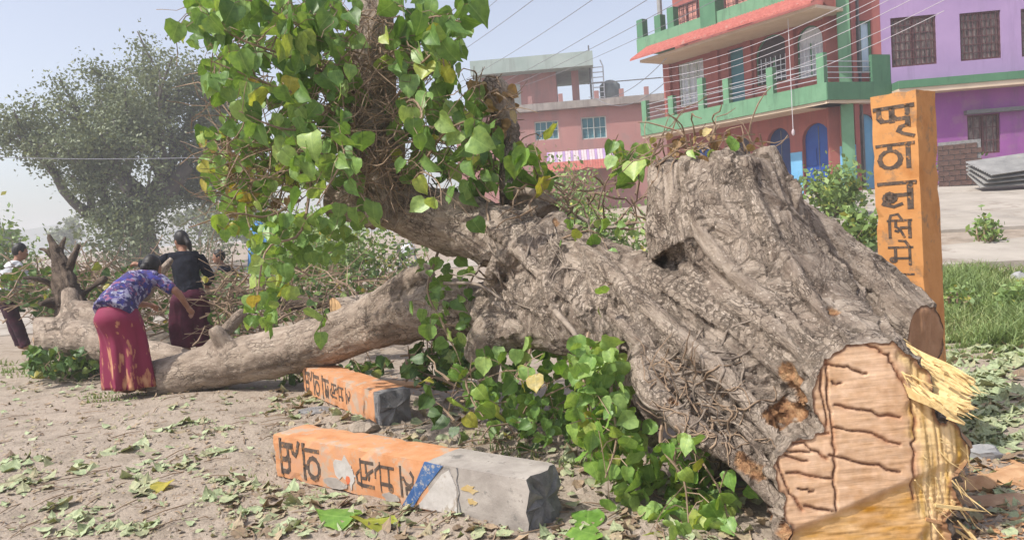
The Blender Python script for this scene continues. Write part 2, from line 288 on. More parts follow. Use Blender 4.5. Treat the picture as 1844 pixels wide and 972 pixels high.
def skirt_mat():
    m, nt, b = newmat('skirt'); L = nt.links.new
    tc = N(nt, 'ShaderNodeTexCoord'); mp = N(nt, 'ShaderNodeMapping'); mp.inputs['Scale'].default_value = (1, 1, 0.35); L(tc.outputs['Object'], mp.inputs['Vector'])
    n = N(nt, 'ShaderNodeTexNoise', Scale=15.0, Detail=4.0); L(mp.outputs['Vector'], n.inputs['Vector'])
    sz = N(nt, 'ShaderNodeSeparateXYZ'); L(tc.outputs['Object'], sz.inputs['Vector'])
    ma = N(nt, 'ShaderNodeMath', operation='MULTIPLY_ADD'); L(sz.outputs['Z'], ma.inputs[0]); ma.inputs[1].default_value = -0.2; L(n.outputs['Fac'], ma.inputs[2])
    r = ramp(nt, [(0.0, (0.22, 0.010, 0.058)), (0.49, (0.19, 0.010, 0.048)), (0.53, (0.38, 0.15, 0.085)), (0.64, (0.50, 0.27, 0.15))]); L(ma.outputs[0], r.inputs['Fac'])
    L(r.outputs['Color'], b.inputs['Base Color']); b.inputs['Roughness'].default_value = 0.75
skirt_mat()
def wood_mat():
    m, nt, b = newmat('cut_wood'); L = nt.links.new
    at = N(nt, 'ShaderNodeAttribute', attribute_name='wood')
    tc = N(nt, 'ShaderNodeTexCoord')
    n = N(nt, 'ShaderNodeTexNoise', Scale=14.0, Detail=8.0, Roughness=0.7); L(tc.outputs['Object'], n.inputs['Vector'])
    r = ramp(nt, [(0.3, (0.80, 0.77, 0.72)), (0.7, (1.12, 1.10, 1.08))]); L(n.outputs['Fac'], r.inputs['Fac'])
    mx = N(nt, 'ShaderNodeMix', data_type='RGBA', blend_type='MULTIPLY'); mx.inputs['Factor'].default_value = 1
    L(at.outputs['Color'], mx.inputs[6]); L(r.outputs['Color'], mx.inputs[7]); L(mx.outputs[2], b.inputs['Base Color'])
    mp = N(nt, 'ShaderNodeMapping'); mp.inputs['Scale'].default_value = (3, 3, 40); mp.inputs['Rotation'].default_value = (0, 0.35, 0); L(tc.outputs['Object'], mp.inputs['Vector'])
    n2 = N(nt, 'ShaderNodeTexNoise', Scale=4.0, Detail=5.0); L(mp.outputs['Vector'], n2.inputs['Vector'])
    bp = N(nt, 'ShaderNodeBump', Strength=0.35, Distance=0.004); L(n2.outputs['Fac'], bp.inputs['Height']); L(bp.outputs['Normal'], b.inputs['Normal'])
    b.inputs['Roughness'].default_value = 0.8; b.inputs['Specular IOR Level'].default_value = 0.25
wood_mat()
M = MATS

# ---------------------------------------------------------------- object helpers
def tag(o, label=None, cat=None, group=None, kind=None):
    if label: o['label'] = label
    if cat: o['category'] = cat
    if group: o['group'] = group
    if kind: o['kind'] = kind
    return o
WORLD = {}
def attach(o, loc, parent):
    COL.objects.link(o)
    loc = Vector(loc); WORLD[o.name] = loc
    if parent is not None:
        o.parent = parent; o.location = loc - WORLD[parent.name]
    else:
        o.location = loc
    return o
def empty(name, loc, label=None, cat=None, group=None):
    o = bpy.data.objects.new(name, None); o.empty_display_size = 0.2
    attach(o, loc, None); return tag(o, label, cat, group)
def mesh_obj(name, me, loc, parent=None):
    return attach(bpy.data.objects.new(name, me), loc, parent)
class MB:
    def __init__(self): self.v = []; self.f = []; self.mi = []; self.tint = []; self.lc = []
    def add(self, vs, fs, mi=0, tint=0.5):
        o = len(self.v); self.v += [tuple(p) for p in vs]
        for f in fs: self.f.append(tuple(i + o for i in f)); self.mi.append(mi); self.tint.append(tint)
    def hexa(self, c8, mi=0):
        self.add(c8, [(0, 3, 2, 1), (4, 5, 6, 7), (0, 1, 5, 4), (1, 2, 6, 5), (2, 3, 7, 6), (3, 0, 4, 7)], mi)
    def box(self, c, s, rz=0, mi=0, rot=None):
        m = rot if rot is not None else Matrix.Rotation(rz, 3, 'Z'); c = Vector(c)
        q = [(-1, -1, -1), (1, -1, -1), (1, 1, -1), (-1, 1, -1), (-1, -1, 1), (1, -1, 1), (1, 1, 1), (-1, 1, 1)]
        self.hexa([c + m @ Vector((a * s[0] / 2, b * s[1] / 2, d * s[2] / 2)) for a, b, d in q], mi)
    def tube(self, pts, rad, n=6, mi=0, tint=0.5, cap=True):
        pts = [Vector(p) for p in pts]
        if not hasattr(rad, '__len__'): rad = [rad] * len(pts)
        t0 = (pts[1] - pts[0]).normalized(); a = t0.orthogonal().normalized(); vs = []; fs = []
        for i, p in enumerate(pts):
            t = (pts[min(i + 1, len(pts) - 1)] - pts[max(i - 1, 0)]).normalized()
            a = (a - t * a.dot(t)); a = a.normalized() if a.length > 1e-6 else t.orthogonal().normalized()
            b = t.cross(a)
            for k in range(n):
                an = 2 * math.pi * k / n; vs.append(p + (a * math.cos(an) + b * math.sin(an)) * rad[i])
        for i in range(len(pts) - 1):
            for k in range(n):
                k2 = (k + 1) % n; fs.append((i * n + k, i * n + k2, (i + 1) * n + k2, (i + 1) * n + k))
        if cap:
            fs.append(tuple(range(n - 1, -1, -1))); o = (len(pts) - 1) * n; fs.append(tuple(o + k for k in range(n)))
        self.add(vs, fs, mi, tint)
    def build(self, name, mats, parent=None, smooth=False, loc=None, tint=False, kind=None):
        if not isinstance(mats, (list, tuple)): mats = [mats]
        v = np.array(self.v, dtype=np.float64)
        if loc is None:
            loc = Vector(((v[:, 0].min() + v[:, 0].max()) / 2, (v[:, 1].min() + v[:, 1].max()) / 2, v[:, 2].min()))
        v = v - np.array(loc)
        me = bpy.data.meshes.new(name); me.from_pydata(v.tolist(), [], self.f)
        for m in mats: me.materials.append(M[m])
        if any(self.mi): me.polygons.foreach_set('material_index', self.mi)
        if tint:
            a = me.attributes.new('tint', 'FLOAT', 'FACE'); a.data.foreach_set('value', self.tint)
        if len(self.lc) == len(self.v):
            a = me.attributes.new('leafco', 'FLOAT_VECTOR', 'POINT'); a.data.foreach_set('vector', np.array(self.lc, dtype=np.float64).ravel())
        if smooth: me.polygons.foreach_set('use_smooth', [True] * len(me.polygons))
        me.update()
        o = mesh_obj(name, me, loc, parent)
        if kind: o['kind'] = kind
        return o
def spline(pts, n):
    pts = [Vector(p) for p in pts]
    if len(pts) < 3:
        return [pts[0].lerp(pts[-1], i / (n - 1)) for i in range(n)]
    out = []; m = len(pts) - 1
    for i in range(n):
        t = i / (n - 1) * m; k = min(int(t), m - 1); f = t - k
        p0 = pts[k - 1] if k > 0 else pts[0] * 2 - pts[1]; p1 = pts[k]; p2 = pts[k + 1]
        p3 = pts[k + 2] if k + 2 <= m else pts[m] * 2 - pts[m - 1]
        out.append(0.5 * ((2 * p1) + (p2 - p0) * f + (2 * p0 - 5 * p1 + 4 * p2 - p3) * f * f + (3 * p1 - p0 - 3 * p2 + p3) * f ** 3))
    return out
def lerp_list(v, n):
    return list(np.interp(np.linspace(0, len(v) - 1, n), range(len(v)), v))
def remeshed(mb, voxel, smooth=0):
    me = bpy.data.meshes.new('tmp'); me.from_pydata(mb.v, [], mb.f)
    bm = bmesh.new(); bm.from_mesh(me); bmesh.ops.recalc_face_normals(bm, faces=bm.faces); bm.to_mesh(me); bm.free()
    o = bpy.data.objects.new('tmp', me); COL.objects.link(o)
    md = o.modifiers.new('r', 'REMESH'); md.mode = 'VOXEL'; md.voxel_size = voxel; md.use_smooth_shade = True
    if smooth:
        s = o.modifiers.new('s', 'SMOOTH'); s.factor = 0.5; s.iterations = smooth
    dg = bpy.context.evaluated_depsgraph_get(); out = bpy.data.meshes.new_from_object(o.evaluated_get(dg))
    bpy.data.objects.remove(o); bpy.data.meshes.remove(me)
    return out
def verts_np(me):
    a = np.empty(len(me.vertices) * 3); me.vertices.foreach_get('co', a); return a.reshape(-1, 3)
def norms_np(me):
    a = np.empty(len(me.vertices) * 3); me.vertex_normals.foreach_get('vector', a); return a.reshape(-1, 3)
def in_poly(pts, poly):
    x, y = pts[:, 0], pts[:, 1]; c = np.zeros(len(pts), bool); n = len(poly)
    for i in range(n):
        x1, y1 = poly[i]; x2, y2 = poly[(i + 1) % n]
        hit = ((y1 > y) != (y2 > y)) & (x < (x2 - x1) * (y - y1) / ((y2 - y1) or 1e-12) + x1); c ^= hit
    return c

# bark: limbs = [(points, radii)], blended into ONE surface, furrowed along each limb
def bark_mesh(limbs, voxel, flute=0.03, rough=0.012, seed=0, lump=0.0, smooth=2):
    mb = MB(); axis = []
    for li, (pts, rad) in enumerate(limbs):
        n = max(10, 5 * len(pts)); pp = spline(pts, n); rr = lerp_list(rad, n)
        mb.tube(pp, rr, 18); s = 0; t0 = None; a = None
        for i, p in enumerate(pp):
            t = (pp[min(i + 1, n - 1)] - pp[max(i - 1, 0)]).normalized()
            a = t.orthogonal().normalized() if a is None else (a - t * a.dot(t)).normalized()
            if i: s += (p - pp[i - 1]).length
            axis.append((*p, *t, *a, rr[i], s, li * 3.7))
    me = remeshed(mb, voxel, smooth)
    A = np.array(axis); v = verts_np(me); nr = norms_np(me); loc = np.empty((len(v), 3)); rad = np.empty(len(v))
    # nearest point of the limb skeletons: sample each limb's skin so thick limbs keep their own surface
    kd = KDTree(len(A) * 6); ci = 0
    for j in range(len(A)):
        a_ = Vector(A[j, 6:9]); e_ = Vector(A[j, 3:6]).cross(a_); p_ = Vector(A[j, :3])
        for m_ in range(6): kd.insert(p_ + (a_ * math.cos(m_ * 1.0472) + e_ * math.sin(m_ * 1.0472)) * A[j, 9], j)
    kd.balance(); find = kd.find
    k = np.fromiter((find(p)[1] for p in v), dtype=np.int64, count=len(v))
    B = A[k]; w = v - B[:, :3]; e = np.cross(B[:, 3:6], B[:, 6:9])
    loc[:, 0] = (w * B[:, 6:9]).sum(1); loc[:, 1] = (w * e).sum(1); loc[:, 2] = (B[:, 10] + (w * B[:, 3:6]).sum(1)) * 0.28 + B[:, 11]; rad[:] = B[:, 9]
    amp = np.clip(rad / 0.3, 0.25, 1.2)
    wob = np.stack([fbm(v * 2.2, 2, seed + 50), fbm(v * 2.2, 2, seed + 60), fbm(v * 2.2, 2, seed + 70)], 1) * 0.10
    disp = flute * 1.9 * amp * (ridged((loc + wob) * np.array([5.0, 5.0, 6.0]), 3, seed) - 0.66) * 2.2
    disp += flute * 0.55 * amp * (ridged((loc + wob * .6) * np.array([19, 19, 11]), 3, seed + 5) - 0.6) * 2
    disp += flute * 0.22 * amp * (ridged((loc + wob * .3) * np.array([46, 46, 34]), 2, seed + 7) - 0.6) * 2
    disp += rough * amp * fbm(loc * np.array([1, 1, 2.5]) * 34, 3, seed + 9)
    if lump: disp += lump * amp * fbm(v * 3.4, 3, seed + 4)
    v2 = v + nr * disp[:, None]
    me.vertices.foreach_set('co', v2.ravel())
    at = me.attributes.new('bark', 'FLOAT_VECTOR', 'POINT'); at.data.foreach_set('vector', loc.ravel())
    me.update(); return me
def place_mesh(name, me, mat, parent, loc=None):
    v = verts_np(me)
    if loc is None: loc = Vector(((v[:, 0].min() + v[:, 0].max()) / 2, (v[:, 1].min() + v[:, 1].max()) / 2, v[:, 2].min()))
    me.vertices.foreach_set('co', (v - np.array(loc)).ravel()); me.materials.clear(); me.materials.append(M[mat])
    me.polygons.foreach_set('use_smooth', [True] * len(me.polygons)); me.update(); me.name = name
    return mesh_obj(name, me, loc, parent)
def slice_mesh(me, co, no):
    """cut the mesh on a plane, drop the outer side; returns the largest boundary loop"""
    bm = bmesh.new(); bm.from_mesh(me)
    bmesh.ops.bisect_plane(bm, geom=bm.verts[:] + bm.edges[:] + bm.faces[:], plane_co=co, plane_no=no, clear_outer=True)
    be = [e for e in bm.edges if e.is_boundary]; nxt = {}
    for e in be:
        a, b = e.verts; nxt.setdefault(a, []).append(b); nxt.setdefault(b, []).append(a)
    loops = []; seen = set()
    for s in nxt:
        if s in seen: continue
        lp = [s]; seen.add(s); cur = s
        while True:
            c = [w for w in nxt[cur] if w not in seen]
            if not c: break
            cur = c[0]; seen.add(cur); lp.append(cur)
        loops.append([w.co.copy() for w in lp])
    loops.sort(key=len, reverse=True)
    bm.to_mesh(me); bm.free(); me.update()
    return loops
def plane_axes(no):
    no = no.normalized(); u = Vector((0, 0, 1)).cross(no).normalized(); return u, no.cross(u)
def cut_face(name, loop, co, no, parent, colour_fn, height_fn=None, res=0.008):
    u, w = plane_axes(no)
    b2 = [((p - co).dot(u), (p - co).dot(w)) for p in loop]; poly = np.array(b2)
    x0, y0 = poly.min(0); x1, y1 = poly.max(0)
    gx, gy = np.meshgrid(np.arange(x0, x1, res), np.arange(y0, y1, res)); g = np.stack([gx.ravel(), gy.ravel()], 1)
    g += np.random.RandomState(1).uniform(-res * .3, res * .3, g.shape); g = g[in_poly(g, b2)]
    d = np.full(len(g), 9.0)
    for i in range(len(poly)):
        d = np.minimum(d, np.linalg.norm(g - poly[i], axis=1))
    k = d > res * 0.8; g = g[k]
    pts = [Vector(p) for p in b2] + [Vector(p) for p in g.tolist()]; nb = len(b2)
    vv, ee, ff, *_ = geometry.delaunay_2d_cdt(pts, [(i, (i + 1) % nb) for i in range(nb)], [], 0, 1e-5)
    vv = np.array([tuple(p) for p in vv]); cen = np.array([vv[list(f)].mean(0) for f in ff]); ok = in_poly(cen, b2)
    ff = [f for f, o in zip(ff, ok) if o]
    dist = np.full(len(vv), 9.0)
    for i in range(len(poly)): dist = np.minimum(dist, np.linalg.norm(vv - poly[i], axis=1))
    h = height_fn(vv, dist) if height_fn else np.zeros(len(vv))
    w3 = np.array(co)[None] + vv[:, :1] * np.array(u)[None] + vv[:, 1:] * np.array(w)[None] + h[:, None] * np.array(no.normalized())[None]
    mb = MB(); mb.v = [tuple(p) for p in w3]; mb.f = [tuple(f) for f in ff]; mb.mi = [0] * len(ff)
    c = colour_fn(vv, dist)
    o = mb.build(name, 'cut_wood', parent, smooth=True)
    at = o.data.color_attributes.new('wood', 'FLOAT_COLOR', 'POINT'); at.data.foreach_set('color', np.concatenate([c, np.ones((len(c), 1))], 1).ravel())
    return o
def seg_dist(p, a, b):
    a = np.array(a); b = np.array(b); d = b - a; t = np.clip(((p - a) @ d) / (d @ d), 0, 1); return np.linalg.norm(p - (a + t[:, None] * d), axis=1)
def line_dist(p, pl):
    d = np.full(len(p), 9.0)
    for i in range(len(pl) - 1): d = np.minimum(d, seg_dist(p, pl[i], pl[i + 1]))
    return d

# ---------------------------------------------------------------- leaf shapes
def leaf_geo(seed, tip=0.22, fold=0.25, curl=0.2):
    """heart-shaped leaf with a drip tip, unit length, hangs along -Z, face towards -Y"""
    r = random.Random(seed)
    kw = r.uniform(.82, 1.1); sk = r.uniform(-.12, .12); prof = [(t_, w_ * kw) for t_, w_ in ((0.0, 0.06), (0.06, 0.32), (0.2, 0.46), (0.38, 0.48), (0.55, 0.42), (0.7, 0.29), (0.84, 0.13), (1.0, 0.0))]
    base = [0.03, -0.06, -0.06, 0, 0, 0, 0, 0]
    vs = []; fs = []
    for i, (t, w) in enumerate(prof):
        z = -t; c = curl * t * t
        vs.append((sk * t * t, c, z))
        for sgn in (-1, 1):
            ww = w * (1 + r.uniform(-.10, .10))
            vs.append((sgn * ww * 0.55 + sk * t * t, c - fold * ww * 0.5 + r.uniform(-.01, .01), z - base[i] * 0.4))
            vs.append((sgn * ww + sk * t * t, c - fold * ww * 0.8 + r.uniform(-.06, .06), z - base[i]))
    for i in range(len(prof) - 1):
        a = i * 5; b = a + 5
        for o in (1, 3):
            q = [(a, a + o, b + o, b), (a + o, a + o + 1, b + o + 1, b + o)]
            if o == 3: q = [f[::-1] for f in q]
            fs += q
    return vs, fs
def vs_shift(vs, r):
    k = r.randint(1, 40) * 1.0; return [(x, y + k, z) for x, y, z in vs]
LEAFGEO = [leaf_geo(s, fold=f, curl=c) for s, f, c in ((1, .2, .15), (2, .45, .3), (3, .05, -.15), (4, .8, .1), (5, .3, .6), (6, -.15, .25), (7, .5, -.3), (8, .15, .4), (9, 1.1, .3), (10, .35, .05))]
LEAFME = {}
for mn in ('leaf', 'leaf_bright', 'leaf_dry'):
    LEAFME[mn] = []
    for vs, fs in LEAFGEO:
        me = bpy.data.meshes.new('leaf'); me.from_pydata(vs, [], fs); me.materials.append(M[mn]); la = me.attributes.new('leafco', 'FLOAT_VECTOR', 'POINT'); la.data.foreach_set('vector', np.array(vs_shift(vs, random.Random(len(LEAFME[mn]) * 7 + len(mn)))).ravel()); me.polygons.foreach_set('use_smooth', [True] * len(fs)); LEAFME[mn].append(me)
def leaf_rot(r, spread=1.0):
    return Euler((r.gauss(0.15, 0.45) * spread, r.gauss(0, 0.5) * spread, r.gauss(0, 0.75) * spread))
NLEAF = [0]
def leaf_obj(p, size, parent, mn='leaf', rot=None, r=rnd):
    o = bpy.data.objects.new('leaf', r.choice(LEAFME[mn])); attach(o, p, parent)
    o.rotation_euler = rot or leaf_rot(r); o.scale = (size * r.uniform(.85, 1.12), size, size); NLEAF[0] += 1
    return o
def leaf_add(mb, p, size, rot, tint, r=rnd, geo=None):
    vs, fs = geo or r.choice(LEAFGEO); m = rot.to_matrix(); p = Vector(p)
    mb.add([p + m @ (Vector(v) * size) for v in vs], fs, 0, tint); mb.lc += vs_shift(vs, r)
def px_poly_points(poly, n, r):
    xs = [p[0] for p in poly]; ys = [p[1] for p in poly]; out = []
    while len(out) < n:
        q = np.array([[r.uniform(min(xs), max(xs)), r.uniform(min(ys), max(ys))]])
        if in_poly(q, poly)[0]: out.append((q[0, 0], q[0, 1]))
    return out

#@@SETTING
# ================================================================= SETTING
def build_ground():
    r = np.random.RandomState(3)
    def axis(lo, hi, near_lo, near_hi, step, grow):
        a = [near_lo]
        while a[-1] < near_hi: a.append(a[-1] + step)
        s = step
        while a[-1] < hi: s *= grow; a.append(a[-1] + s)
        s = step
        while a[0] > lo: s *= grow; a.insert(0, a[0] - s)
        return np.array(a)
    xs = axis(-900, 900, -4.2, 3.6, 0.035, 1.16); ys = axis(-60, 1500, 2.3, 9.0, 0.035, 1.14)
    X, Y = np.meshgrid(xs, ys); x = X.ravel(); y = Y.ravel(); fade = np.exp(-np.maximum(0, np.hypot(x, y) - 14) / 20)
    z = ground_np(x, y) + micro(x, y) * np.where(np.hypot(x, y) < 25, 1, fade)
    nx, ny = len(xs), len(ys)
    idx = np.arange(nx * ny).reshape(ny, nx)
    f = np.stack([idx[:-1, :-1], idx[:-1, 1:], idx[1:, 1:], idx[1:, :-1]], -1).reshape(-1, 4)
    me = bpy.data.meshes.new('ground'); me.from_pydata(np.stack([x, y, z], 1).tolist(), [], f.tolist())
    me.materials.append(M['dirt']); me.polygons.foreach_set('use_smooth', [True] * len(f)); me.update()
    o = mesh_obj('ground', me, (0, 0, 0)); o['kind'] = 'structure'
build_ground()

def sheet(name, corners, mat, lift, n=16, m=16):
    """strip of paving that follows the ground"""
    c = [Vector(q) for q in corners]; mb = MB(); vs = []
    for j in range(m + 1):
        for i in range(n + 1):
            a = c[0].lerp(c[1], i / n); b = c[3].lerp(c[2], i / n); p = a.lerp(b, j / m)
            vs.append((p.x, p.y, gz(p.x, p.y) + lift))
    fs = [(j * (n + 1) + i, j * (n + 1) + i + 1, (j + 1) * (n + 1) + i + 1, (j + 1) * (n + 1) + i) for j in range(m) for i in range(n)]
    mb.add(vs, fs); k = len(vs)
    rim = [i for i in range(n + 1)] + [j * (n + 1) + n for j in range(1, m + 1)] + [m * (n + 1) + i for i in range(n - 1, -1, -1)] + [j * (n + 1) for j in range(m - 1, 0, -1)]
    mb.add([vs[i] for i in rim] + [(vs[i][0], vs[i][1], vs[i][2] - 0.2) for i in rim], [(i, len(rim) + i, len(rim) + (i + 1) % len(rim), (i + 1) % len(rim)) for i in range(len(rim))])
    o = mb.build(name, mat); o['kind'] = 'structure'; return o
sheet('concrete_yard', [(4.2, 13.2, 0), (30, 10.6, 0), (30, 22.6, 0), (5.2, 21.0, 0)], 'concrete', 0.05, 24, 20)
sheet('concrete_path', [(5.0, 10.1, 0), (12, 9.6, 0), (12, 12.2, 0), (5.6, 11.3, 0)], 'concrete', 0.08, 12, 6)
sheet('road', [(-60, 13.0, 0), (-5.4, 13.6, 0), (-6.5, 17.6, 0), (-60, 19.0, 0)], 'concrete', 0.03, 20, 5)
sheet('far_road', [(-20, 24.5, 0), (3.5, 25.5, 0), (2.5, 30, 0), (-24, 30, 0)], 'concrete', 0.04, 20, 5)
# far hills, only a hint in the haze
mb = MB(); vs = []; nn = 60
for i in range(nn + 1):
    a = -75 + 150 * i / nn; rr = 520; x = rr * math.sin(R(a)); y = rr * math.cos(R(a))
    h = 16 + 9 * math.sin(i * 0.5) + 6 * math.sin(i * 1.3 + 1) + 3 * math.sin(i * 2.9)
    vs += [(x, y, -2), (x * 1.05, y * 1.05, h), (x * 1.3, y * 1.3, -2)]
mb.add(vs, [f for i in range(nn) for f in ((i * 3, i * 3 + 3, i * 3 + 4, i * 3 + 1), (i * 3 + 1, i * 3 + 4, i * 3 + 5, i * 3 + 2))])
mottled('hill', (0.06, 0.08, 0.05), (0.10, 0.11, 0.07), scale=0.02, bump=0)
o = mb.build('hills', 'hill', smooth=True); o['kind'] = 'structure'

#@@HOUSES
# ================================================================= HOUSES
class Wall:
    """vertical plane: origin, direction u along it, outward normal n"""
    def __init__(s, o, u):
        s.o = Vector((o[0], o[1], 0)); s.u = Vector((u[0], u[1], 0)).normalized(); n = Vector((s.u.y, -s.u.x, 0))
        s.n = n if n.dot(CAM - s.o) > 0 else -n
    def shift(s, w): return Wall(s.o + s.n * w, s.u)
    def uv(s, px, py):
        r = ray(px, py); t = (s.o - CAM).dot(s.n) / r.dot(s.n); h = CAM + r * t; return ((h - s.o).dot(s.u), h.z)
    def pt(s, u, z, w=0): return s.o + s.u * u + s.n * w + Vector((0, 0, z))
    def box(s, mb, u0, u1, z0, z1, w0, w1, mi=0):
        mb.hexa([s.pt(u0, z0, w0), s.pt(u1, z0, w0), s.pt(u1, z0, w1), s.pt(u0, z0, w1), s.pt(u0, z1, w0), s.pt(u1, z1, w0), s.pt(u1, z1, w1), s.pt(u0, z1, w1)], mi)
    def rect(s, x0, x1, yt, yb):
        xm = (x0 + x1) / 2; ym = (yt + yb) / 2; a = s.uv(x0, ym)[0]; b = s.uv(x1, ym)[0]
        return min(a, b), max(a, b), s.uv(xm, yb)[1], s.uv(xm, yt)[1]
    def panel(s, mb, poly, holes, w0, depth, mi=0):
        """wall slab with real openings"""
        pts = []; edges = []
        for pl in [poly] + holes:
            o = len(pts); pts += [Vector(q) for q in pl]; edges += [(o + i, o + (i + 1) % len(pl)) for i in range(len(pl))]
        vv, ee, ff, *_ = geometry.delaunay_2d_cdt(pts, edges, [], 0, 1e-5)
        cen = np.array([np.mean([tuple(vv[i]) for i in f], axis=0) for f in ff]); ok = in_poly(cen, poly)
        for h in holes: ok &= ~in_poly(cen, h)
        mb.add([s.pt(v.x, v.y, w0) for v in vv], [tuple(f) for f, k in zip(ff, ok) if k], mi)
        for pl in [poly] + holes:
            k = len(pl); mb.add([s.pt(a, b, w0) for a, b in pl] + [s.pt(a, b, w0 - depth) for a, b in pl], [(i, (i + 1) % k, k + (i + 1) % k, k + i) for i in range(k)], mi)
def arch(u0, u1, z0, z1, n=10):
    r = (u1 - u0) / 2; c = (u0 + u1) / 2; zs = z1 - r
    return [(u0, z0), (u1, z0)] + [(c + r * math.cos(math.pi * i / n), zs + r * math.sin(math.pi * i / n)) for i in range(n + 1)]
def rectp(u0, u1, z0, z1): return [(u0, z0), (u1, z0), (u1, z1), (u0, z1)]
def part(pl, name, mat, parent, u0, u1, z0, z1, w0, w1):
    mb = MB(); pl.box(mb, u0, u1, z0, z1, w0, w1); return mb.build(name, mat, parent)
def barred_window(pl, parent, rc, frame, pane, bars_v=6, bars_h=3, recess=0.14, arched=False, bar_mat=None, muntins=1):
    u0, u1, z0, z1 = rc; w = -recess
    mb = MB()
    if arched:
        a = arch(u0, u1, z0, z1); mb2 = MB(); mb2.add([pl.pt(x, z, w) for x, z in a] + [pl.pt(x, z, w - .04) for x, z in a], [tuple(range(len(a)))] + [(i, (i + 1) % len(a), len(a) + (i + 1) % len(a), len(a) + i) for i in range(len(a))]); 
        win = mb2.build('window', pane, parent)
        path = [pl.pt(x, z, w + .03) for x, z in a] + [pl.pt(*a[0], w + .03)]; mb.tube(path, .045, 4); z1b = z1 - (u1 - u0) / 2
    else:
        mb2 = MB(); pl.box(mb2, u0, u1, z0, z1, w - .04, w); win = mb2.build('window', pane, parent); t = .06; z1b = z1
        for q in ((u0, u0 + t, z0, z1), (u1 - t, u1, z0, z1), (u0 + t, u1 - t, z0, z0 + t), (u0 + t, u1 - t, z1 - t, z1)): pl.box(mb, *q, w + .002, w + .07)
    mb.build('frame', frame, win)
    for i in range(1, muntins + 1):
        u = u0 + (u1 - u0) * i / (muntins + 1); part(pl, 'mullion', frame, win, u - .03, u + .03, z0 + .06, z1b - .06, w + .003, w + .06)
    mb = MB()
    for i in range(1, bars_v + 1):
        u = u0 + (u1 - u0) * i / (bars_v + 1); pl.box(mb, u - .012, u + .012, z0 + .05, z1b - .02, w + .075, w + .095)
    for i in range(1, bars_h + 1):
        z = z0 + (z1b - z0) * i / (bars_h + 1); pl.box(mb, u0 + .05, u1 - .05, z - .012, z + .012, w + .096, w + .115)
    if bars_v: mb.build('window_bars', bar_mat or frame, win)
    return win

# --- terracotta and green house: facade A runs back to the left
uA = ray(50, 459); uA = Vector((uA.x, uA.y, 0)).normalized()
oA = P(1482, 150, 24.0)
FA = Wall(oA, uA); WA = FA.shift(-1.25)
zb, zt = FA.uv(1480, 182)[1], FA.uv(1480, 150)[1]
BASE = 1.25
house = empty('terracotta_house', (oA.x, oA.y, 1.6), 'terracotta and green two-storey house with arched blue doors and long balcony', 'house')
Lb = FA.uv(1153, 225)[0]
cornerU = -0.15
wl_u = WA.uv(1196, 170)[0]
za = FA.shift(.55).uv(1300, 55)[1]     # awning eave height
ztop = za + 3.4
def A(x0, x1, yt, yb): return WA.rect(x0, x1, yt, yb)
blue_arch = A(1446, 1496, 221, 345); dark_arch = A(1383, 1424, 230, 345); arch3 = A(1322, 1352, 245, 345); arch4 = A(1240, 1290, 258, 345)
for q in ('blue_arch', 'dark_arch', 'arch3', 'arch4'):
    u0, u1, z0, z1 = globals()[q]; globals()[q] = (u0, u1, 1.62, z1)
winA = A(1222, 1268, 110, 190); doorA = A(1312, 1342, 86, 172); winB = A(1360, 1422, 62, 150); winC = A(1434, 1482, 46, 140)
doorA = (doorA[0], doorA[1], zb + .12, doorA[3])
holes = [arch(*blue_arch), arch(*dark_arch), arch(*arch3), arch(*arch4), rectp(*winA), rectp(*doorA), arch(*winB), arch(*winC)]
mb = MB(); WA.panel(mb, rectp(-0.2, wl_u, BASE, za + .35), holes, 0, .22)
WA.box(mb, wl_u - .22, wl_u, BASE, za + .3, -6, -.221); mb.build('wall', 'salmon', house)
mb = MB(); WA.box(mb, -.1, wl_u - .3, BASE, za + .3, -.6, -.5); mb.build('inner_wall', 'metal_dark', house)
# blue dado and doors on the ground floor
for rc, m_ in ((blue_arch, 'blue_door'), (arch4, 'blue_door'), (arch3, 'pane_dark'), (dark_arch, 'blue_deep')):
    d = MB(); a = arch(*rc); k = len(a)
    d.add([WA.pt(x, z, -.16) for x, z in a] + [WA.pt(x, z, -.2) for x, z in a], [tuple(range(k))] + [(i, (i + 1) % k, k + (i + 1) % k, k + i) for i in range(k)])
    do = d.build('door', m_, house); um = (rc[0] + rc[1]) / 2
    for s_ in (-1, 1):
        for zz in (1.85, 2.55): part(WA, 'door_panel', m_, do, um + s_ * .28 - .18, um + s_ * .28 + .18, zz, zz + .55, -.159, -.13)
    part(WA, 'door_seam', 'metal_dark', do, um - .012, um + .012, 1.65, rc[3] - .1, -.159, -.145)
dz = 3.05
for a_, b_ in ((blue_arch[1] + .02, dark_arch[0] - .02), (dark_arch[1] + .02, arch3[0] - .02)):
    part(WA, 'dado', 'blue_light', house, a_, b_, 1.55, dz, .001, .03)
part(WA, 'dado', 'blue_light', house, -.19, blue_arch[0] - .02, 1.55, dz, .001, .03)
# upper floor
barred_window(WA, house, winA, 'frame_pale', 'curtain', 4, 2, muntins=2)
part(WA, 'door', 'teal_door', house, *doorA, -.18, -.14)
barred_window(WA, house, winB, 'green_deep', 'pane_dark', 6, 4, arched=True, bar_mat='metal_rail'); barred_window(WA, house, winC, 'green_deep', 'curtain', 6, 4, arched=True, bar_mat='metal_rail')
for px in (1203, 1290, 1350, 1427):
    u = WA.uv(px, 120)[0]; part(WA, 'pilaster', 'salmon', house, u - .17, u + .17, zb + .1, za + .2, .002, .12)
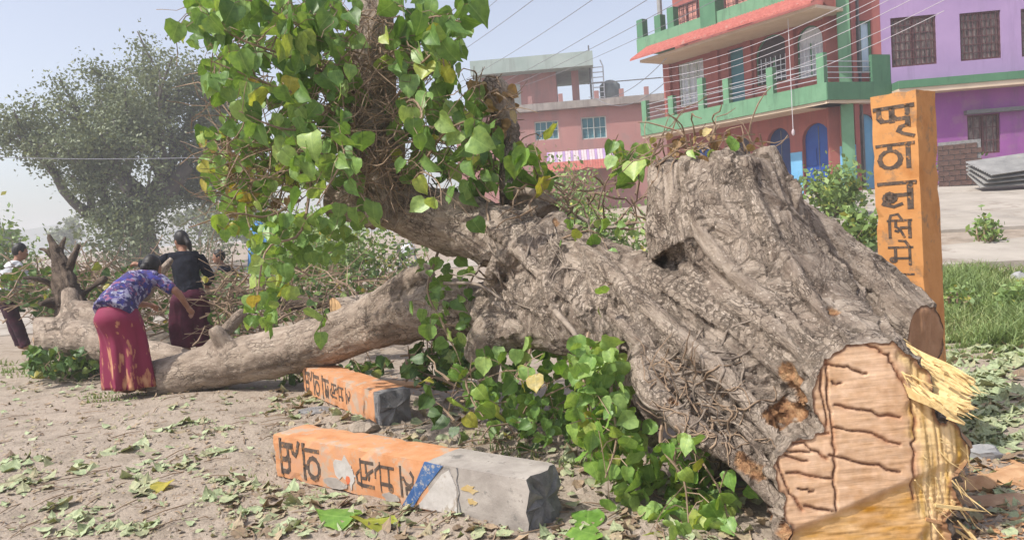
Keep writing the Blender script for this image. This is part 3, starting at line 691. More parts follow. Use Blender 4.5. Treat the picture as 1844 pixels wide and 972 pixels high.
# balcony: slab, parapet beam, posts, rails
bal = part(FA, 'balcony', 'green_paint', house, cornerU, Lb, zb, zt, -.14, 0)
part(FA, 'slab', 'beige', bal, cornerU + .02, Lb - .02, zb - .10, zb - .002, -1.25, -.06)
part(FA, 'end_beam', 'green_paint', bal, Lb - .14, Lb, zb + .01, zt - .01, -1.25, -.142)
for px, top in ((1158, 182), (1206, 174), (1259, 141), (1305, 142), (1384, 122), (1475, 96)):
    u, z = FA.uv(px, top); part(FA, 'post', 'green_paint', bal, u - .13, u + .13, zt + .002, max(z, zt + .75), -.2, -.01)
for k in range(4): part(FA, 'rail', 'metal_rail', bal, .1, Lb - .1, zt + .13 + k * .17, zt + .155 + k * .17, -.1, -.075)
# awning with tile ribs
eA = FA.shift(.55); e0, e1 = eA.uv(1134, 106)[0], -0.1
mb = MB(); nt_ = 64
vs = []
for i in range(nt_ * 2 + 1):
    u = e1 + (e0 - e1) * i / (nt_ * 2); k = .05 if i % 2 else 0
    vs += [FA.pt(u, za + k, .55), FA.pt(u, za + .62 + k, -.5), FA.pt(u, za - .05, .55), FA.pt(u, za + .55, -.5)]
fs = []
for i in range(nt_ * 2):
    a = i * 4; fs += [(a, a + 4, a + 5, a + 1), (a + 2, a + 3, a + 7, a + 6), (a, a + 2, a + 6, a + 4)]
fs += [(0, 1, 3, 2), (nt_ * 8, nt_ * 8 + 2, nt_ * 8 + 3, nt_ * 8 + 1)]
mb.add(vs, fs); aw = mb.build('awning', 'roof_red', house)
part(FA, 'eave_board', 'beige', aw, e1, e0 - .3, za - .16, za - .06, -1.2, .3)
# terrace parapet and posts above the awning
TP = FA.shift(-.35); tp_b = TP.uv(1262, 51)[1]; tp_t = TP.uv(1262, 31)[1]; tu = TP.uv(1146, 70)[0]
ter = part(TP, 'terrace_parapet', 'green_paint', house, -.1, tu, za + .4, tp_t, -.14, 0)
part(TP, 'end_wall', 'green_paint', ter, tu - .14, tu, za + .45, tp_t - .01, -4, -.141)
for px, top in ((1150, 36), (1182, 28), (1205, 14)):
    u, z = TP.uv(px, top); part(TP, 'post', 'green_deep', ter, u - .17, u + .17, tp_t + .002, z, -.3, -.02)
u0, u1, z0, z1 = TP.rect(1262, 1290, -10, 50); part(TP, 'post', 'green_deep', ter, u0, u1, z0, z0 + 1.9, -.4, .06)
TW = FA.shift(-2.2); u9 = TW.uv(1212, 30)[0]
part(TW, 'upper_wall', 'salmon', house, .5, u9, za + .3, ztop, -4, 0)
for px in (1240, 1330):
    u = TW.uv(px, 20)[0]; barred_window(TW.shift(.16), house, (u - .6, u + .6, tp_t - .1, tp_t + 1.3), 'frame_wood', 'salmon_lt', 4, 5, recess=.1, bar_mat='frame_wood')
part(TW, 'upper_roof', 'green_paint', house, .2, u9 + .4, ztop, ztop + .3, -4.4, .5)
TK = FA.shift(-1.0); u, z = TK.uv(1188, 20); mb = MB(); mb.tube([TK.pt(u, tp_t - .3), TK.pt(u, z + 1.6)], .1, 8); mb.build('vent_pipe', 'tin', house)

# --- frontal part: rest of the terracotta house and the purple house, facade B
yaw = R(6); uB = (math.cos(yaw), -math.sin(yaw))
cB = P(1512, 200, 25.0); FB = Wall(cB, uB)
xs_ = FB.uv(1588, 120)[0]
sideW = FB.rect(1532, 1570, 38, 132); sideD = FB.rect(1541, 1577, 205, 335); sideD = (sideD[0], sideD[1], 1.62, sideD[3])
mb = MB(); FB.panel(mb, rectp(-.35, xs_, BASE, ztop), [rectp(*sideW), arch(*sideD)], 0, .22); mb.build('side_wall', 'salmon', house)
w_ = barred_window(FB, house, sideW, 'green_deep', 'curtain_blue', 0, 0, muntins=1)
d = MB(); a = arch(*sideD); k = len(a); d.add([FB.pt(x, z, -.16) for x, z in a] + [FB.pt(x, z, -.2) for x, z in a], [tuple(range(k))] + [(i, (i + 1) % k, k + (i + 1) % k, k + i) for i in range(k)]); d.build('door', 'blue_light', house)
cc = FB.pt(.12, 0, .32)
mb = MB(); mb.box((cc.x, cc.y, (BASE + zb) / 2), (.36, .36, zb - BASE - .1), R(-20)); mb.build('column', 'green_paint', house)
mb = MB(); mb.box((cc.x, cc.y, (ztop + zt) / 2), (.36, .36, ztop - zt), R(-20)); mb.build('column', 'green_paint', house)
# balcony return along facade B
c0 = FA.pt(cornerU, 0, 0); ru = (FB.pt(xs_ + .25, 0, .05) - c0); RB = Wall(c0, ru); rl = Vector((ru.x, ru.y)).length
ret = part(RB, 'balcony_side', 'green_deep', house, -.01, rl, zb, zt, -.14, 0)  # deeper green than the front beam: the side's shade put into the colour
part(RB, 'slab', 'beige', ret, .02, rl, zb - .1, zb - .002, -1.0, -.06)
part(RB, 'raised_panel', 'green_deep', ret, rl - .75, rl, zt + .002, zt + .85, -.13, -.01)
for k in range(4): part(RB, 'rail', 'metal_rail', ret, .1, rl - .76, zt + .13 + k * .17, zt + .155 + k * .17, -.1, -.075)

purple = empty('purple_house', FB.pt(xs_ + 4, 1.6, -2), 'lilac and purple two-storey house with dark barred windows beside the green balcony', 'house')
xr = xs_ + 9.5
pw = [FB.rect(1604, 1686, 30, 119), FB.rect(1728, 1802, 22, 108), FB.rect(1838, 1910, 14, 100)]
lw = FB.rect(1742, 1801, 206, 277); zl = FB.uv(1600, 158)[1]
mb = MB(); FB.panel(mb, rectp(xs_ + .004, xr, zl, ztop + .4), [rectp(*q) for q in pw], .03, .25); FB.box(mb, xr - .2, xr - .001, zl, ztop + .39, -6, -.221); mb.build('upper_wall', 'lilac', purple)
mb = MB(); FB.panel(mb, rectp(xs_ + .004, xr, BASE, zl - .3), [rectp(*lw)], .02, .25); FB.box(mb, xr - .2, xr - .001, BASE, zl - .3, -6, -.24); mb.build('lower_wall', 'purple', purple)
ld = part(FB, 'ledge', 'green_deep', purple, xs_ + .26, xr, zl - .14, zl + .10, .031, .62)
part(FB, 'ledge_edge', 'beige', ld, xs_ + .26, xr, zl - .30, zl - .142, -.2, .58)
part(FB, 'roof', 'grey_slab', purple, xs_, xr + .3, ztop + .4, ztop + .6, -6, .4)
for q in pw:
    barred_window(FB, purple, q, 'frame_wood', 'pane_curtain', 8, 5, recess=.1)
w_ = barred_window(FB, purple, lw, 'frame_wood', 'pane_curtain', 4, 2, recess=.12)
part(FB, 'lintel', 'metal_dark', w_, lw[0] - .1, lw[1] + .7, lw[3] + .02, lw[3] + .14, .021, .25)
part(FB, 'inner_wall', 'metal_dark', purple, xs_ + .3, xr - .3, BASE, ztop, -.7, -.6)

# --- pink house far behind
cC = P(1000, 200, 42.0); FC = Wall(cC, (math.cos(R(5)), -math.sin(R(5))))
pink = empty('pink_house', FC.pt(1, 1.6, -3), 'faded pink house with flat green-grey roof slab behind the broken trunk', 'house')
def Cr(*a): return FC.rect(*a)
z_slab = FC.uv(1050, 185)[1]; uL, uR = FC.uv(820, 230)[0], FC.uv(1215, 230)[0]
w1 = Cr(963, 1006, 218, 252); w2 = Cr(1047, 1092, 210, 250)
mb = MB(); FC.panel(mb, rectp(uL, uR, 0.8, z_slab - .3), [rectp(*w1), rectp(*w2)], 0, .25); FC.box(mb, uL, uL + .2, .8, z_slab - .31, -7, -.251); FC.box(mb, uR - .2, uR, .8, z_slab - .31, -7, -.251); mb.build('wall', 'pinkwall', pink)
part(FC, 'floor_slab', 'grey_slab', pink, uL - .3, uR + .3, z_slab - .29, z_slab + .1, -8, .35)
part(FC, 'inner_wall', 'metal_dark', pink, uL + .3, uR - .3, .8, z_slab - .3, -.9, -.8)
for q in (w1, w2): barred_window(FC, pink, q, 'frame_pale', 'teal_door', 3, 1, muntins=1)
DC = FC.shift(-1.2)
r0 = DC.rect(868, 1002, 125, 190); zr = DC.uv(950, 127)[1]
dr = DC.rect(907, 938, 152, 195)
mb = MB(); DC.panel(mb, rectp(r0[0], r0[1], z_slab + .1, zr), [rectp(dr[0], dr[1], z_slab + .25, dr[3])], 0, .2); DC.box(mb, r0[1] - .2, r0[1], z_slab + .1, zr, -4, -.201); mb.build('roof_room', 'pinkwall', pink)
part(DC, 'door', 'frame_pale', pink, dr[0], dr[1], z_slab + .25, dr[3], -.2, -.1)
rs = DC.shift(1.0).rect(846, 1068, 101, 127); part(DC.shift(1.0), 'roof_slab', 'slab_green', pink, rs[0], rs[1], rs[2], rs[3], -6, 0)
u = DC.uv(1036, 150)[0]; part(DC, 'roof_post', 'pinkwall', pink, u - .2, u + .2, z_slab + .1, zr, -.6, -.2)
for px in (955, 1010, 1075, 1120, 1165):
    u = FC.uv(px, 185)[0]; part(FC, 'parapet_post', 'pinkwall', pink, u - .12, u + .12, z_slab + .102, z_slab + .55, -.1, .15)
part(FC, 'roof_rail', 'metal_dark', pink, FC.uv(1060, 180)[0], uR, z_slab + .95, z_slab + 1.0, -.05, 0)
aw_ = FC.shift(1.2); ar = aw_.rect(984, 1112, 268, 306); mb = MB(); n_ = 26
zm_ = ar[2] + (ar[3] - ar[2]) * .45
for i in range(n_):
    a = ar[0] + (ar[1] - ar[0]) * i / n_; b = ar[0] + (ar[1] - ar[0]) * (i + .92) / n_
    for z0_, z1_, w0_, w1_, m_ in ((ar[2], zm_, 0, -.5, 0), (zm_ + .003, ar[3], -.502, -1.15, 1 if i % 3 else 2)):
        mb.hexa([aw_.pt(a, z0_, w0_), aw_.pt(b, z0_, w0_), aw_.pt(b, z1_, w1_), aw_.pt(a, z1_, w1_), aw_.pt(a, z0_ + .04, w0_), aw_.pt(b, z0_ + .04, w0_), aw_.pt(b, z1_ + .04, w1_), aw_.pt(a, z1_ + .04, w1_)], m_)
mb.build('awning', ['roof_red', 'awning_pale', 'lilac'], pink)
# things on the pink roof
u, z = FC.uv(1101, 160); q = FC.pt(u, z_slab + .1, -1.5); mb = MB()
mb.tube([q, q + Vector((0, 0, .1)), q + Vector((0, 0, .95)), q + Vector((0, 0, 1.08)), q + Vector((0, 0, 1.2))], [.52, .56, .56, .42, .2], 14)
tag(mb.build('water_tank', 'tank', smooth=True), 'dark plastic water tank on the flat roof of the pink house', 'water tank')
u, z = FC.uv(1060, 75); q = FC.pt(u, z_slab, -1.0); mb = MB(); mb.tube([FC.pt(u, z_slab + .1, -1.0), FC.pt(u, z, -1.0)], [.06, .04], 6)
tag(mb.build('roof_pole', 'metal_dark'), 'thin dark metal pole standing on the pink house roof', 'pole')
u = FC.uv(1078, 140)[0]; lad = MB(); t0 = z_slab + .1
for s_ in (-.3, .3): lad.tube([FC.pt(u + s_, t0, -.9), FC.pt(u + s_, t0 + 1.9, -.9), FC.pt(u + s_ * .9 - .1, t0 + 2.25, -.9)], .035, 5)
for i in range(7): lad.tube([FC.pt(u - .3, t0 + .25 + i * .27, -.9), FC.pt(u + .3, t0 + .25 + i * .27, -.9)], .028, 5)
tag(lad.build('roof_ladder', 'metal_rail'), 'small metal ladder beside the dark pole on the pink roof', 'ladder')

#@@TREE
# ================================================================= FALLEN TREE
tree_base = P(1300, 800, 3.9); tree_base.z = 0
tree = empty('fallen_tree', tree_base, 'huge fallen pipal tree with sawn butt, twisted roots and heart-shaped leaves', 'tree')
def L_(*q):   # (px, py, depth, radius px)
    return ([P(a, b, d) for a, b, d, r in q], [r * d / F_PX for a, b, d, r in q])
trunk_limbs = [
    L_((1580, 755, 2.75, 84), (1562, 712, 3.1, 100), (1552, 695, 3.3, 108), (1460, 615, 3.72, 120), (1370, 500, 3.95, 124), (1315, 400, 4.08, 112), (1288, 320, 4.12, 92), (1284, 296, 4.13, 70)),
    L_((1590, 880, 2.75, 125), (1590, 850, 3.1, 128), (1570, 830, 3.35, 120), (1500, 740, 3.7, 130)),
    L_((1420, 480, 4.0, 70), (1388, 350, 4.05, 46), (1376, 268, 4.08, 20)),
    L_((1330, 420, 4.05, 60), (1320, 320, 4.08, 36), (1318, 268, 4.08, 16)),
    L_((1260, 430, 4.1, 95), (1215, 340, 4.15, 50), (1187, 292, 4.18, 20)),
    L_((1475, 890, 2.75, 62), (1462, 850, 3.1, 66), (1455, 835, 3.35, 64), (1390, 770, 3.6, 80), (1290, 650, 3.85, 95)),
    L_((1680, 850, 2.8, 50), (1672, 815, 3.1, 62), (1655, 800, 3.4, 70), (1600, 720, 3.65, 70)),
    L_((1560, 1000, 2.75, 150), (1550, 970, 3.1, 150), (1540, 930, 3.4, 120), (1500, 860, 3.7, 100)),
    L_((1470, 690, 3.7, 130), (1330, 610, 3.95, 118), (1180, 565, 4.3, 98), (1050, 505, 4.7, 84), (930, 445, 5.0, 62), (820, 405, 5.3, 55), (720, 375, 5.5, 44), (600, 362, 5.7, 30)),
    L_((700, 400, 5.5, 42), (675, 290, 5.5, 48), (668, 150, 5.45, 44), (680, 20, 5.4, 36), (690, -120, 5.4, 32)),
    L_((1180, 560, 4.3, 95), (1060, 570, 4.5, 75), (960, 575, 4.8, 55), (890, 600, 5.0, 40), (860, 650, 5.05, 24)),
    L_((1000, 530, 4.7, 70), (930, 560, 5.0, 55), (860, 555, 5.5, 45), (790, 560, 6.0, 55)),
    L_((1030, 445, 4.75, 36), (1010, 470, 4.6, 32), (985, 540, 4.5, 26), (1010, 610, 4.45, 20)),
    L_((1010, 395, 4.9, 22), (960, 430, 4.72, 22), (900, 470, 4.8, 18), (880, 520, 4.9, 12)),
    L_((1240, 520, 3.95, 30), (1320, 560, 3.7, 26), (1400, 610, 3.5, 22), (1435, 680, 3.42, 18)),
    L_((1120, 520, 4.2, 30), (1200, 600, 3.85, 24), (1290, 660, 3.6, 26), (1400, 760, 3.42, 20)),
    L_((1170, 600, 4.0, 34), (1160, 680, 3.75, 26), (1230, 760, 3.55, 22), (1330, 830, 3.4, 18), (1420, 920, 3.25, 14)),
    L_((1100, 560, 4.3, 24), (1085, 620, 4.2, 18), (1120, 720, 4.0, 15), (1180, 800, 3.85, 12)),
    L_((980, 400, 5.1, 40), (930, 350, 5.3, 20), (905, 335, 5.35, 13)),
    L_((920, 250, 5.5, 18), (895, 170, 5.5, 26), (870, 150, 5.5, 16)),
    L_((935, 420, 5.2, 26), (920, 330, 5.45, 22), (915, 230, 5.5, 20)),
    L_((880, 580, 5.3, 30), (885, 650, 5.35, 22), (870, 740, 5.4, 16)),
    L_((1130, 560, 4.6, 34), (1150, 680, 4.55, 30), (1165, 800, 4.5, 28)),
    L_((1260, 640, 4.1, 60), (1290, 740, 4.05, 56), (1310, 850, 4.0, 56)),
    L_((1090, 500, 4.6, 50), (1150, 515, 4.4, 45), (1230, 520, 4.2, 55)),
]
_mb = MB()
for pts, rad in trunk_limbs:
    _n = max(10, 5 * len(pts)); _mb.tube(spline(pts, _n), lerp_list(rad, _n), 12)
_me = remeshed(_mb, 0.035, 2); bm = bmesh.new(); bm.from_mesh(_me); BVH0 = BVHTree.FromBMesh(bm); bm.free(); bpy.data.meshes.remove(_me)
_rr = random.Random(12)
def fused(pl, r0, r1):
    """a root that grips the trunk surface and melts into it"""
    pts = []
    for q in pl:
        r = ray(*q).normalized(); h = BVH0.ray_cast(CAM, r)
        if h[0] is None or (pts and (h[0] - pts[-1]).length > .35): continue
        pts.append(h[0] + r * r0 * .25)
    if len(pts) >= 3: trunk_limbs.append((pts, lerp_list([r0 * .6, r0, r0, (r0 + r1) / 2, r1], len(pts))))
for pl, r_ in (([(1150, 470), (1210, 520), (1280, 560), (1350, 610), (1420, 690)], .062), ([(1120, 520), (1190, 575), (1260, 640), (1330, 700), (1400, 790)], .058), ([(1100, 560), (1150, 620), (1210, 690), (1290, 770), (1370, 860)], .05), ([(1230, 480), (1310, 540), (1390, 590), (1450, 650)], .05),
               ([(1040, 440), (1090, 480), (1130, 530), (1160, 600)], .05), ([(870, 400), (930, 450), (990, 510), (1060, 560)], .045), ([(1030, 400), (1005, 450), (985, 510), (1010, 590)], .05), ([(1240, 330), (1265, 420), (1330, 500), (1400, 560), (1470, 620)], .05), ([(1340, 290), (1370, 390), (1430, 490), (1500, 590)], .05)):
    pts = []
    for q in pl:
        r = ray(*q).normalized(); h = BVH0.ray_cast(CAM, r)
        if h[0] is not None: pts.append(h[0] + r * r_ * .05)
    if len(pts) >= 3: trunk_limbs.append((pts, lerp_list([r_ * .7, r_, r_ * .95, r_ * .8, r_ * .5], len(pts))))
def wander(x, y, ang, n, step, bend):
    pl = [(x, y)]
    for _ in range(n): ang += _rr.gauss(0, bend); x += math.cos(ang) * step; y += math.sin(ang) * step; pl.append((x, y))
    return pl
for pl, r_ in (([(880, 395), (905, 430), (890, 480), (915, 520)], .028), ([(960, 400), (950, 440), (965, 480), (930, 520)], .03), ([(1020, 400), (1000, 450), (985, 500), (1000, 560)], .036), ([(925, 395), (935, 450), (900, 500)], .022),
               ([(1085, 520), (1080, 590), (1090, 650), (1085, 700)], .028), ([(1115, 510), (1120, 590), (1105, 660)], .024), ([(1050, 510), (1055, 580), (1040, 640)], .024), ([(1180, 490), (1250, 530), (1330, 590), (1400, 650), (1440, 700)], .045),
               ([(1200, 545), (1300, 620), (1380, 700), (1400, 770)], .036), ([(1150, 700), (1230, 770), (1310, 830), (1370, 890)], .036), ([(1120, 460), (1200, 510), (1290, 550), (1380, 590), (1440, 640)], .036), ([(1170, 620), (1250, 690), (1330, 760), (1390, 850)], .03)):
    fused([tuple(q) for q in pl for _ in (0,)], r_, r_ * .5)
for q in range(46): fused(wander(_rr.uniform(1120, 1420), _rr.uniform(460, 800), _rr.uniform(.2, 1.1), 6, 30, .28), _rr.uniform(.012, .028), .008)
for q in range(26): fused(wander(_rr.uniform(860, 1060), _rr.uniform(390, 520), _rr.uniform(.6, 2.4), 5, 22, .4), _rr.uniform(.011, .024), .008)
for q in range(14): fused(wander(_rr.uniform(1190, 1380), _rr.uniform(290, 420), _rr.uniform(.9, 1.5), 6, 30, .2), _rr.uniform(.015, .03), .01)
me_t = bark_mesh(trunk_limbs, 0.0105, flute=0.028, rough=0.012, seed=2, lump=0.06, smooth=1)
CUT_CO = P(1560, 800, 3.08); CUT_NO = Vector((0.06, -0.985, 0.12)).normalized()
loops = slice_mesh(me_t, CUT_CO, CUT_NO)
bm = bmesh.new(); bm.from_mesh(me_t); BVH = BVHTree.FromBMesh(bm); bm.free()
def tear(me, spots):
    v = verts_np(me); t = np.zeros(len(v))
    for px, py, rad in spots:
        r = ray(px, py).normalized(); h = BVH.ray_cast(CAM, r)
        if h[0] is None: continue
        c = np.array(h[0]); k = np.abs(v - c).max(1) < rad * 2.5; d = np.linalg.norm(v[k] - c, axis=1) / rad + .55 * fbm(v[k] * 16, 3, 5) + .25 * fbm(v[k] * 45, 2, 8)
        t[k] = np.maximum(t[k], 1 - npsm(.82, 1.0, d))
    nr = norms_np(me); v = v - nr * (t * (.012 + .012 * fbm(v * np.array([40, 40, 12]), 3, 61)))[:, None]; me.vertices.foreach_set('co', v.ravel())
    at = me.attributes.new('torn', 'FLOAT', 'POINT'); at.data.foreach_set('value', t)
tear(me_t, [(1420, 668, .055), (1436, 705, .07), (1412, 742, .075), (1442, 742, .055), (1392, 752, .05), (1345, 830, .05), (1365, 848, .04), (1385, 925, .06), (1420, 955, .07), (1212, 720, .025), (1500, 560, .03), (1000, 400, .03)])
trunk = place_mesh('trunk', me_t, 'bark', tree)
def hit(px, py, d=None, off=0.0):
    r = ray(px, py); h = BVH.ray_cast(CAM + r * 0.2, r.normalized())
    if h[0] is None: return P(px, py, d) if d else None
    return h[0] - r.normalized() * off
cu, cw = plane_axes(CUT_NO)
def on_cut(px, py):
    r = ray(px, py); t = (CUT_CO - CAM).dot(CUT_NO) / r.dot(CUT_NO); h = CAM + r * t - CUT_CO; return (h.dot(cu), h.dot(cw))
cracks = [[on_cut(*q) for q in pl] for pl in (
    [(1485, 655), (1520, 660), (1562, 672)], [(1498, 690), (1516, 690)], [(1500, 728), (1560, 738), (1622, 752)], [(1505, 772), (1570, 780), (1622, 800)],
    [(1495, 820), (1560, 835), (1622, 850)], [(1488, 640), (1490, 700), (1500, 770), (1503, 840), (1508, 920)], [(1404, 800), (1450, 800), (1490, 826)],
    [(1410, 812), (1460, 815)], [(1415, 824), (1455, 830)], [(1420, 852), (1500, 862)], [(1452, 910), (1500, 920)], [(1440, 880), (1466, 884)], [(1496, 780), (1440, 775), (1405, 790)],
    [(1478, 650), (1480, 700), (1490, 765)], [(1600, 640), (1622, 680), (1640, 712)], [(1486, 640), (1510, 622), (1545, 616), (1580, 624), (1604, 648)], [(1404, 790), (1400, 830), (1418, 880), (1446, 918)], [(1640, 712), (1650, 760), (1645, 830), (1652, 900)])]
def wob(pl, k):
    out = []
    r = random.Random(k)
    for i in range(len(pl) - 1):
        a, b = pl[i], pl[i + 1]; n = 5
        for j in range(n): t = j / n; out.append((a[0] + (b[0] - a[0]) * t + r.gauss(0, .004), a[1] + (b[1] - a[1]) * t + r.gauss(0, .004)))
    return out + [pl[-1]]
cracks = [wob(c, i) for i, c in enumerate(cracks)]
lowA, lowB = on_cut(1508, 915), on_cut(1625, 865)
def cut_fields(p):
    d = np.full(len(p), 9.0)
    for c in cracks: d = np.minimum(d, line_dist(p, c))
    ln = (p[:, 0] - lowA[0]) * (lowB[1] - lowA[1]) - (p[:, 1] - lowA[1]) * (lowB[0] - lowA[0])   # >0 below the slanted facet edge
    xr_ = npsm(on_cut(1636, 800)[0], on_cut(1660, 800)[0], p[:, 0] + .02 * np.sin(p[:, 1] * 23) + .012 * np.sin(p[:, 1] * 61))
    return d, npsm(0, .012, ln), xr_
def cut_h(p, dist):
    d, low, xr_ = cut_fields(p); q = np.stack([p[:, 0], p[:, 1], 0 * d], 1)
    h = -0.012 * np.exp(-(d / (0.0024 + .0022 * (1 + fbm(q * 20, 2, 77)))) ** 2) + 0.003 * fbm(q * 4, 2, 5) + .0016 * fbm(q * np.array([8, 90, 1]), 2, 6) - low * 0.022
    h += -xr_ * (0.018 + 0.022 * (ridged(q * np.array([46, 3, 1]), 3, 8) - .6) + .03 * fbm(q * np.array([9, 2.5, 1]), 2, 14)) + low * .006 * ridged(q * np.array([9, 60, 1]), 2, 4)
    return h * npsm(0, .012, dist) - 0.004
def cut_c(p, dist):
    d, low, xr_ = cut_fields(p); q = np.stack([p[:, 0], p[:, 1], 0 * d], 1); n = fbm(q * 7, 4, 11)[:, None]
    n2 = fbm(q * np.array([10, 60, 1]), 3, 19)[:, None]; c = np.array([0.63, 0.415, 0.265]) + n * np.array([.10, .09, .08]) + n2 * np.array([.12, .10, .08]) + .05 * fbm(q * np.array([50, 50, 1]), 2, 23)[:, None]
    y = np.array([0.58, 0.34, 0.12]) + n * np.array([.14, .14, .10]) + .12 * fbm(q * np.array([12, 50, 1]), 3, 27)[:, None]; c = c + (y - c) * low[:, None] * .85
    y2 = np.array([0.64, 0.45, 0.22]) + n * np.array([.16, .18, .14]) + .2 * fbm(q * np.array([55, 6, 1]), 3, 29)[:, None]; c = c + (y2 - c) * xr_[:, None]
    k = np.exp(-(d / (.0028 + .0022 * (1 + fbm(q * 20, 2, 77)))) ** 2)[:, None]; c = c + (np.array([0.14, 0.055, 0.03]) - c) * k; k2 = np.exp(-(d / 0.016) ** 2)[:, None] * npsm(-.2, .5, fbm(q * 14, 2, 41))[:, None]; c = c + (np.array([0.36, 0.16, 0.08]) - c) * k2 * .55
    e = 1 - npsm(.004, .016, dist + 0.008 * fbm(q * 25, 2, 3))[:, None]; c = c + (np.array([0.20, 0.10, 0.06]) - c) * e * .9
    return np.clip(c, .02, 1)
cut_face('cut_face', loops[0], CUT_CO, CUT_NO, tree, cut_c, cut_h, 0.0055)
# side limb with its own sawn end
sl = bark_mesh([L_((1425, 385, 4.28, 30), (1474, 430, 4.3, 44), (1522, 474, 4.28, 52), (1578, 530, 4.2, 48), (1630, 582, 4.05, 54), (1690, 636, 3.9, 50), (1745, 684, 3.8, 50)), L_((1575, 492, 4.2, 20), (1625, 540, 4.05, 22), (1680, 590, 3.95, 22), (1740, 645, 3.8, 22))], 0.012, .03, .014, 8, .08)
sco = P(1668, 606, 3.96); sno = Vector((0.48, -0.87, -0.06)).normalized(); lp = slice_mesh(sl, sco, sno)
side = place_mesh('side_limb', sl, 'bark', tree)
def plain_c(p, dist, c=(0.40, 0.235, 0.14)):
    q = np.stack([p[:, 0], p[:, 1], 0 * dist], 1); n = fbm(q * np.array([30, 6, 1]), 4, 3)[:, None]
    cc_ = np.array(c) + n * np.array([.13, .09, .06]); e = 1 - npsm(.004, .018, dist)[:, None]; return np.clip(cc_ + (np.array([.15, .09, .06]) - cc_) * e, .02, 1)
def plain_h(p, dist): return (0.03 * fbm(np.stack([p[:, 0] * 20, p[:, 1] * 5, 0 * dist], 1), 3, 7)) * npsm(0, .03, dist) - .003
cut_face('cut_face', lp[0], sco, sno, side, plain_c, plain_h, 0.01)
# pale log-like branch lying to the left
bl = bark_mesh([L_((210, 700, 7.62, 30), (270, 687, 7.55, 33), (360, 664, 7.4, 40), (470, 640, 7.2, 42), (560, 622, 7.0, 44), (640, 594, 6.7, 46), (700, 572, 6.45, 53), (770, 562, 6.1, 50), (850, 555, 5.6, 46)),
                 L_((690, 560, 6.4, 40), (730, 520, 6.3, 30), (770, 490, 6.1, 20)), L_((420, 640, 7.25, 20), (395, 606, 7.2, 14), (385, 590, 7.2, 10))], 0.018, .014, .010, 12, .04)
bco = P(266, 686, 7.5); bno = Vector((-0.9, -0.35, 0.05)).normalized(); lp = slice_mesh(bl, bco, bno)
branch = place_mesh('branch', bl, 'bark_pale', tree)
cut_face('cut_face', lp[0], bco, bno, branch, lambda p, d: plain_c(p, d, (.55, .36, .19)), plain_h, .012)

# splintered slab torn off over the cut
def splinter_slab():
    mb = MB(); ns, nt2 = 40, 26
    A0, A1 = P(1516, 545, 3.72), P(1590, 640, 3.2); B0, B1 = P(1756, 690, 3.18), P(1738, 764, 2.98)
    mid0, mid1 = P(1645, 628, 3.38), P(1648, 722, 3.04)
    vs = []
    rr = np.random.RandomState(5); jag = 0.86 + 0.14 * rr.rand(nt2 + 1); jag[::5] = 1.0
    fib = fbm(np.stack([np.arange(nt2 + 1) * .6, np.zeros(nt2 + 1), np.zeros(nt2 + 1)], 1), 3, 5)
    for layer in (0, 1):
        for j in range(nt2 + 1):
            for i in range(ns + 1):
                t = j / nt2; s = i / ns * jag[j] if i > ns * .5 else i / ns * (1 + (jag[j] - 1) * (i / ns) * 2)
                p = ((A0.lerp(A1, t)) * (1 - s) ** 2 + (mid0.lerp(mid1, t)) * 2 * s * (1 - s) + (B0.lerp(B1, t)) * s * s)
                z = 0.022 * fib[j] + 0.008 * math.sin(j * 2.4 + s * 3) + .012 * math.sin(s * 9 + j * .3)
                vs.append(p + Vector((0.1, -.5, 1)).normalized() * (z - layer * (0.05 * (1 - s * .8) + .004)))
    n1 = ns + 1; k = n1 * (nt2 + 1)
    fs = []
    for j in range(nt2):
        for i in range(ns):
            a = j * n1 + i; fs.append((a, a + 1, a + n1 + 1, a + n1)); fs.append((k + a, k + a + n1, k + a + n1 + 1, k + a + 1))
    for i in range(ns): fs.append((i, k + i, k + i + 1, i + 1)); a = nt2 * n1 + i; fs.append((a, a + 1, k + a + 1, k + a))
    for j in range(nt2): a = j * n1 + ns; fs.append((a, k + a, k + a + n1, a + n1)); a = j * n1; fs.append((a, a + n1, k + a + n1, k + a))
    mb.add(vs, fs); o = mb.build('splintered_wood', 'splinter', tree, smooth=False)
    for q in range(14):
        t = rnd.random(); p = (A0.lerp(A1, t)) * .04 + (mid0.lerp(mid1, t)) * .3 + (B0.lerp(B1, t)) * .66 + Vector((0, 0, rnd.uniform(-.02, .03)))
        d = (B0.lerp(B1, t) - mid0.lerp(mid1, t)).normalized() + Vector((rnd.gauss(0, .12), rnd.gauss(0, .12), rnd.gauss(0, .12)))
        l = rnd.uniform(.05, .12); s = MB(); s.tube([p, p + d * l * .6, p + d * l], [rnd.uniform(.006, .014), .006, .001], 4); s.build('splinter', 'splinter', o)
splinter_slab()
